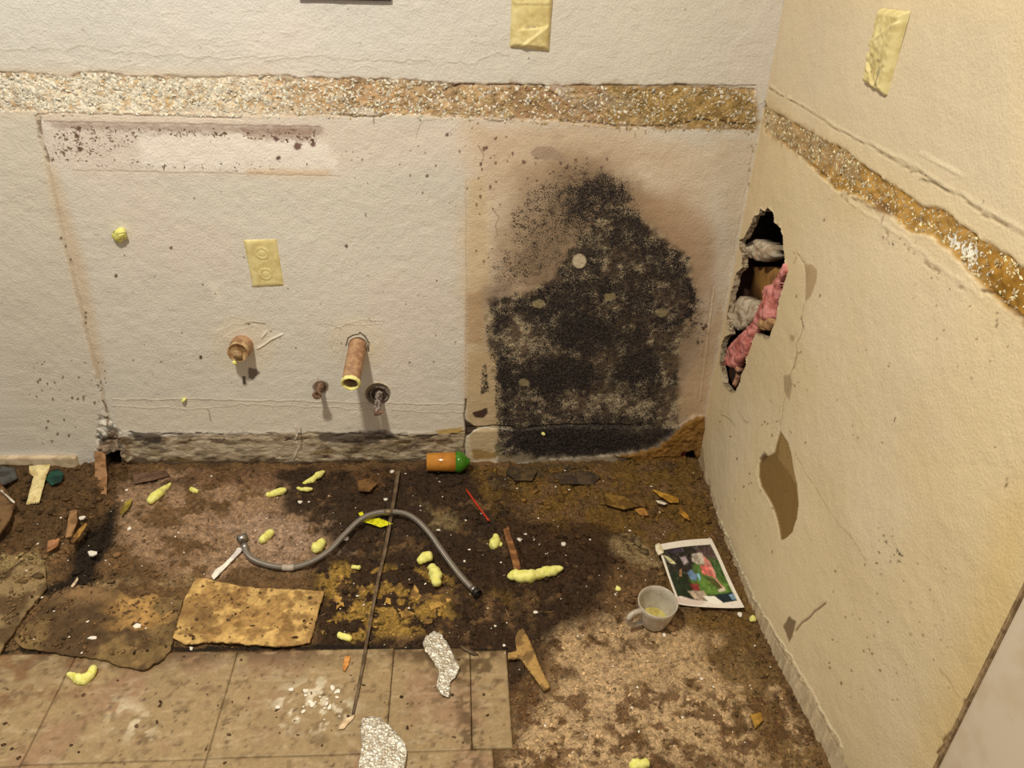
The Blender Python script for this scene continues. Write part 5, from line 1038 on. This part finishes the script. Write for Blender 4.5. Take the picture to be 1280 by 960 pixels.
# small stub
b = WB(401, 482); ps = empty('pipe_stub', (b[0], 0, b[2])); tag(ps, 'small rusty crimped pipe stub left of the drain pipe', 'pipe')
t_ = WB(396, 494, -.055); axp = t_ - b; LP = np.linalg.norm(axp)
Vt, Fc = lathe([(-.004, .0085), (.012, .009), (.014, .0065), (LP * .7, .0065), (LP * .9, .010), (LP, .0115), (LP + .001, .010), (LP - .001, .003), (LP - .006, .001)], b, axp, 18); obj('pipe_body', Vt, Fc, M_rust, ps)
Vt, Fc = lathe([(-.001, .013), (.003, .0125), (.004, .008)], b, (0, -1, 0), 14); obj('washer', Vt, Fc, mat_simple('washer_dark', alb((92, 70, 50)), .7), ps)
# valve stub
b = WB(474, 493); pv = empty('valve_stub', (b[0], 0, b[2])); tag(pv, 'grey corroded valve stub in a round cavity right of the drain pipe', 'pipe')
M_val = mat_simple('valve_grey', alb((146, 128, 108)), .7, c2=alb((62, 46, 38)), mscale=160, bscale=260, lo=.45, hi=.55)
t_ = WB(471, 517, -.062); axp = t_ - b; LP = np.linalg.norm(axp)
Vt, Fc = lathe([(-.003, .010), (.014, .0105), (.016, .0085), (LP * .75, .0085), (LP, .0078), (LP, .005), (LP - .006, .001)], b, axp, 18); obj('valve_body', Vt, Fc, M_val, pv)
q = b + axp * .97; Vt, Fc = tube([q + [-.006, 0, .001], q + [.004, 0, 0], q + [.015, -.002, .005]], [.0075, .0065, .002], 12); obj('valve_tip', Vt, Fc, M_rust, pv)
Vt, Fc = lathe([(-.002, .021), (.0015, .024), (.003, .0235), (.001, .0195)], b, (0, -1, 0), 28); obj('escutcheon_ring', Vt, Fc, M_val, pv)

# ------------------------------------------------------------------ inside of the hole
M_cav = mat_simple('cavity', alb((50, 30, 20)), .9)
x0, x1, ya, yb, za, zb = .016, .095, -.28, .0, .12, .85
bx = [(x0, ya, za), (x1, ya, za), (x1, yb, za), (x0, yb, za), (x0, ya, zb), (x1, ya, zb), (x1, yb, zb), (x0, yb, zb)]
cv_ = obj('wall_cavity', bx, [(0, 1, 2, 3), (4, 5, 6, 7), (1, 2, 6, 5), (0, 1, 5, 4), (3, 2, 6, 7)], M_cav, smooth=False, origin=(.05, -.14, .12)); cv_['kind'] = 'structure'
def inh(x, y, X): return WR(880 + x / 3.694, 240 + y / 3.694, X)
ph = [inh(x, y, .05) for x, y in ((205, 345), (330, 345), (330, 500), (200, 500))]; P8 = [q for q in ph] + [q + np.array([.03, 0, 0]) for q in ph]
sg = obj('wall_stud', P8, [(3, 2, 1, 0), (4, 5, 6, 7)] + [(i, (i + 1) % 4, (i + 1) % 4 + 4, i + 4) for i in range(4)], mat_simple('stud_wood', alb((132, 92, 40)), .7, c2=alb((104, 66, 28)), mscale=20), smooth=False); sg['kind'] = 'structure'
def crump(name, pts, X, label, mat, amp=.02, depth=.03, res=.004, cat='plaster'):
    pp = [(880 + x / 3.694, 240 + y / 3.694) for x, y in pts]
    un = lambda x, y: np.array([-WR(x, y, X)[1], WR(x, y, X)[2]])
    o = sheet(name, pp, un, -X, depth, res, lambda a, b_, d: amp * 1.4 * (fbm(a, b_, 38, 3, int(pts[0][0])) - .5) + .010 * np.sqrt(np.clip(d / .02, 0, 1)), None, mat, normal=0, smooth=False); return tag(o, label, cat)
M_wad = mat_simple('crumpled_board', alb((184, 164, 132)), .8, c2=alb((150, 124, 92)), mscale=50)
crump('plaster_chunk', [(190, 235), (225, 215), (300, 240), (322, 255), (318, 300), (280, 322), (230, 315), (195, 290)], .028, 'upper pale crumpled plaster chunk inside the wall hole', M_wad)
crump('plaster_chunk', [(125, 500), (170, 480), (215, 500), (245, 530), (240, 580), (200, 625), (150, 640), (125, 600)], .024, 'lower pale crumpled plaster chunk inside the wall hole', M_wad)
M_pink = mat_simple('pink_insulation', alb((200, 126, 110)), .9, c2=alb((158, 84, 68)), mscale=45, bscale=120, bdist=.002)
crump('pink_insulation', [(378, 328), (386, 370), (352, 410), (340, 470), (322, 520), (322, 580), (290, 600), (250, 600), (235, 640), (218, 700), (200, 750), (150, 815), (95, 800), (100, 750), (140, 680), (190, 640), (232, 590), (262, 510), (275, 450), (330, 410), (345, 360)], -.0015, 'strip of pink insulation hanging through the ragged wall hole', M_pink, amp=.016, depth=.02, res=.003, cat='insulation')
Vt, Fc = tube(spline([inh(x, y, .006) for x, y in ((150, 770), (165, 800), (160, 840), (145, 890))], 14), [.009] * 8 + [.006] * 6, 10, .4, 8, bf=90); tag(obj('insulation_tuft', Vt, Fc, mat_simple('tan_paper', alb((178, 128, 92)), .85, c2=alb((130, 84, 62)), mscale=80)), 'tan paper-backed tuft at the bottom of the wall hole', 'insulation')
crump('plaster_chunk', [(245, 600), (290, 560), (325, 560), (325, 610), (300, 640), (255, 635)], .002, 'tan broken piece at the right lip of the hole', mat_simple('tan_break', alb((186, 140, 92)), .85, c2=alb((150, 108, 66)), mscale=90), amp=.006, depth=.008)

# ------------------------------------------------------------------ trims
bt = WB(-60, 569); bb = WB(97, 571)
def boxobj(name, a, b_, mat, parent=None, bev=.002):
    bm = bmesh.new(); bmesh.ops.create_cube(bm, size=1.0)
    for v_ in bm.verts: v_.co = Vector([(a[i] + b_[i]) / 2 + v_.co[i] * (b_[i] - a[i]) for i in range(3)])
    bmesh.ops.bevel(bm, geom=bm.edges[:], offset=bev, segments=2, affect='EDGES'); me = bpy.data.meshes.new(name); bm.to_mesh(me); bm.free()
    me.materials.append(mat); o = bpy.data.objects.new(name, me); COLL.objects.link(o); o['kind'] = 'structure'; return o
M_base = mat_simple('baseboard_paint', alb((202, 176, 136)), .5, c2=alb((176, 150, 112)), mscale=30)
boxobj('baseboard_back', (-2.8, -.014, -.004), (WB(97, 571)[0], .002, WB(40, 569)[2]), M_base)
# casing board at the right, standing proud
e1 = WR(1183, 955); e2 = WR(1280, 783); ye = (e1[1] + e2[1]) / 2
M_cas = mat_simple('casing_paint', alb((198, 176, 142)), .5, c2=alb((190, 166, 130)), mscale=12, bscale=40, bdist=.0003)
boxobj('trim_1', (-.016, ye - .45, -.004), (.002, ye, 2.42), M_cas, bev=.003)
boxobj('trim_2', (-.019, ye - .003, -.004), (.002, ye + .004, 2.42), mat_simple('border_brown', alb((150, 120, 80)), .7, c2=alb((112, 86, 54)), mscale=60), bev=.001)  # dark brown border line along the casing edge, built as a strip
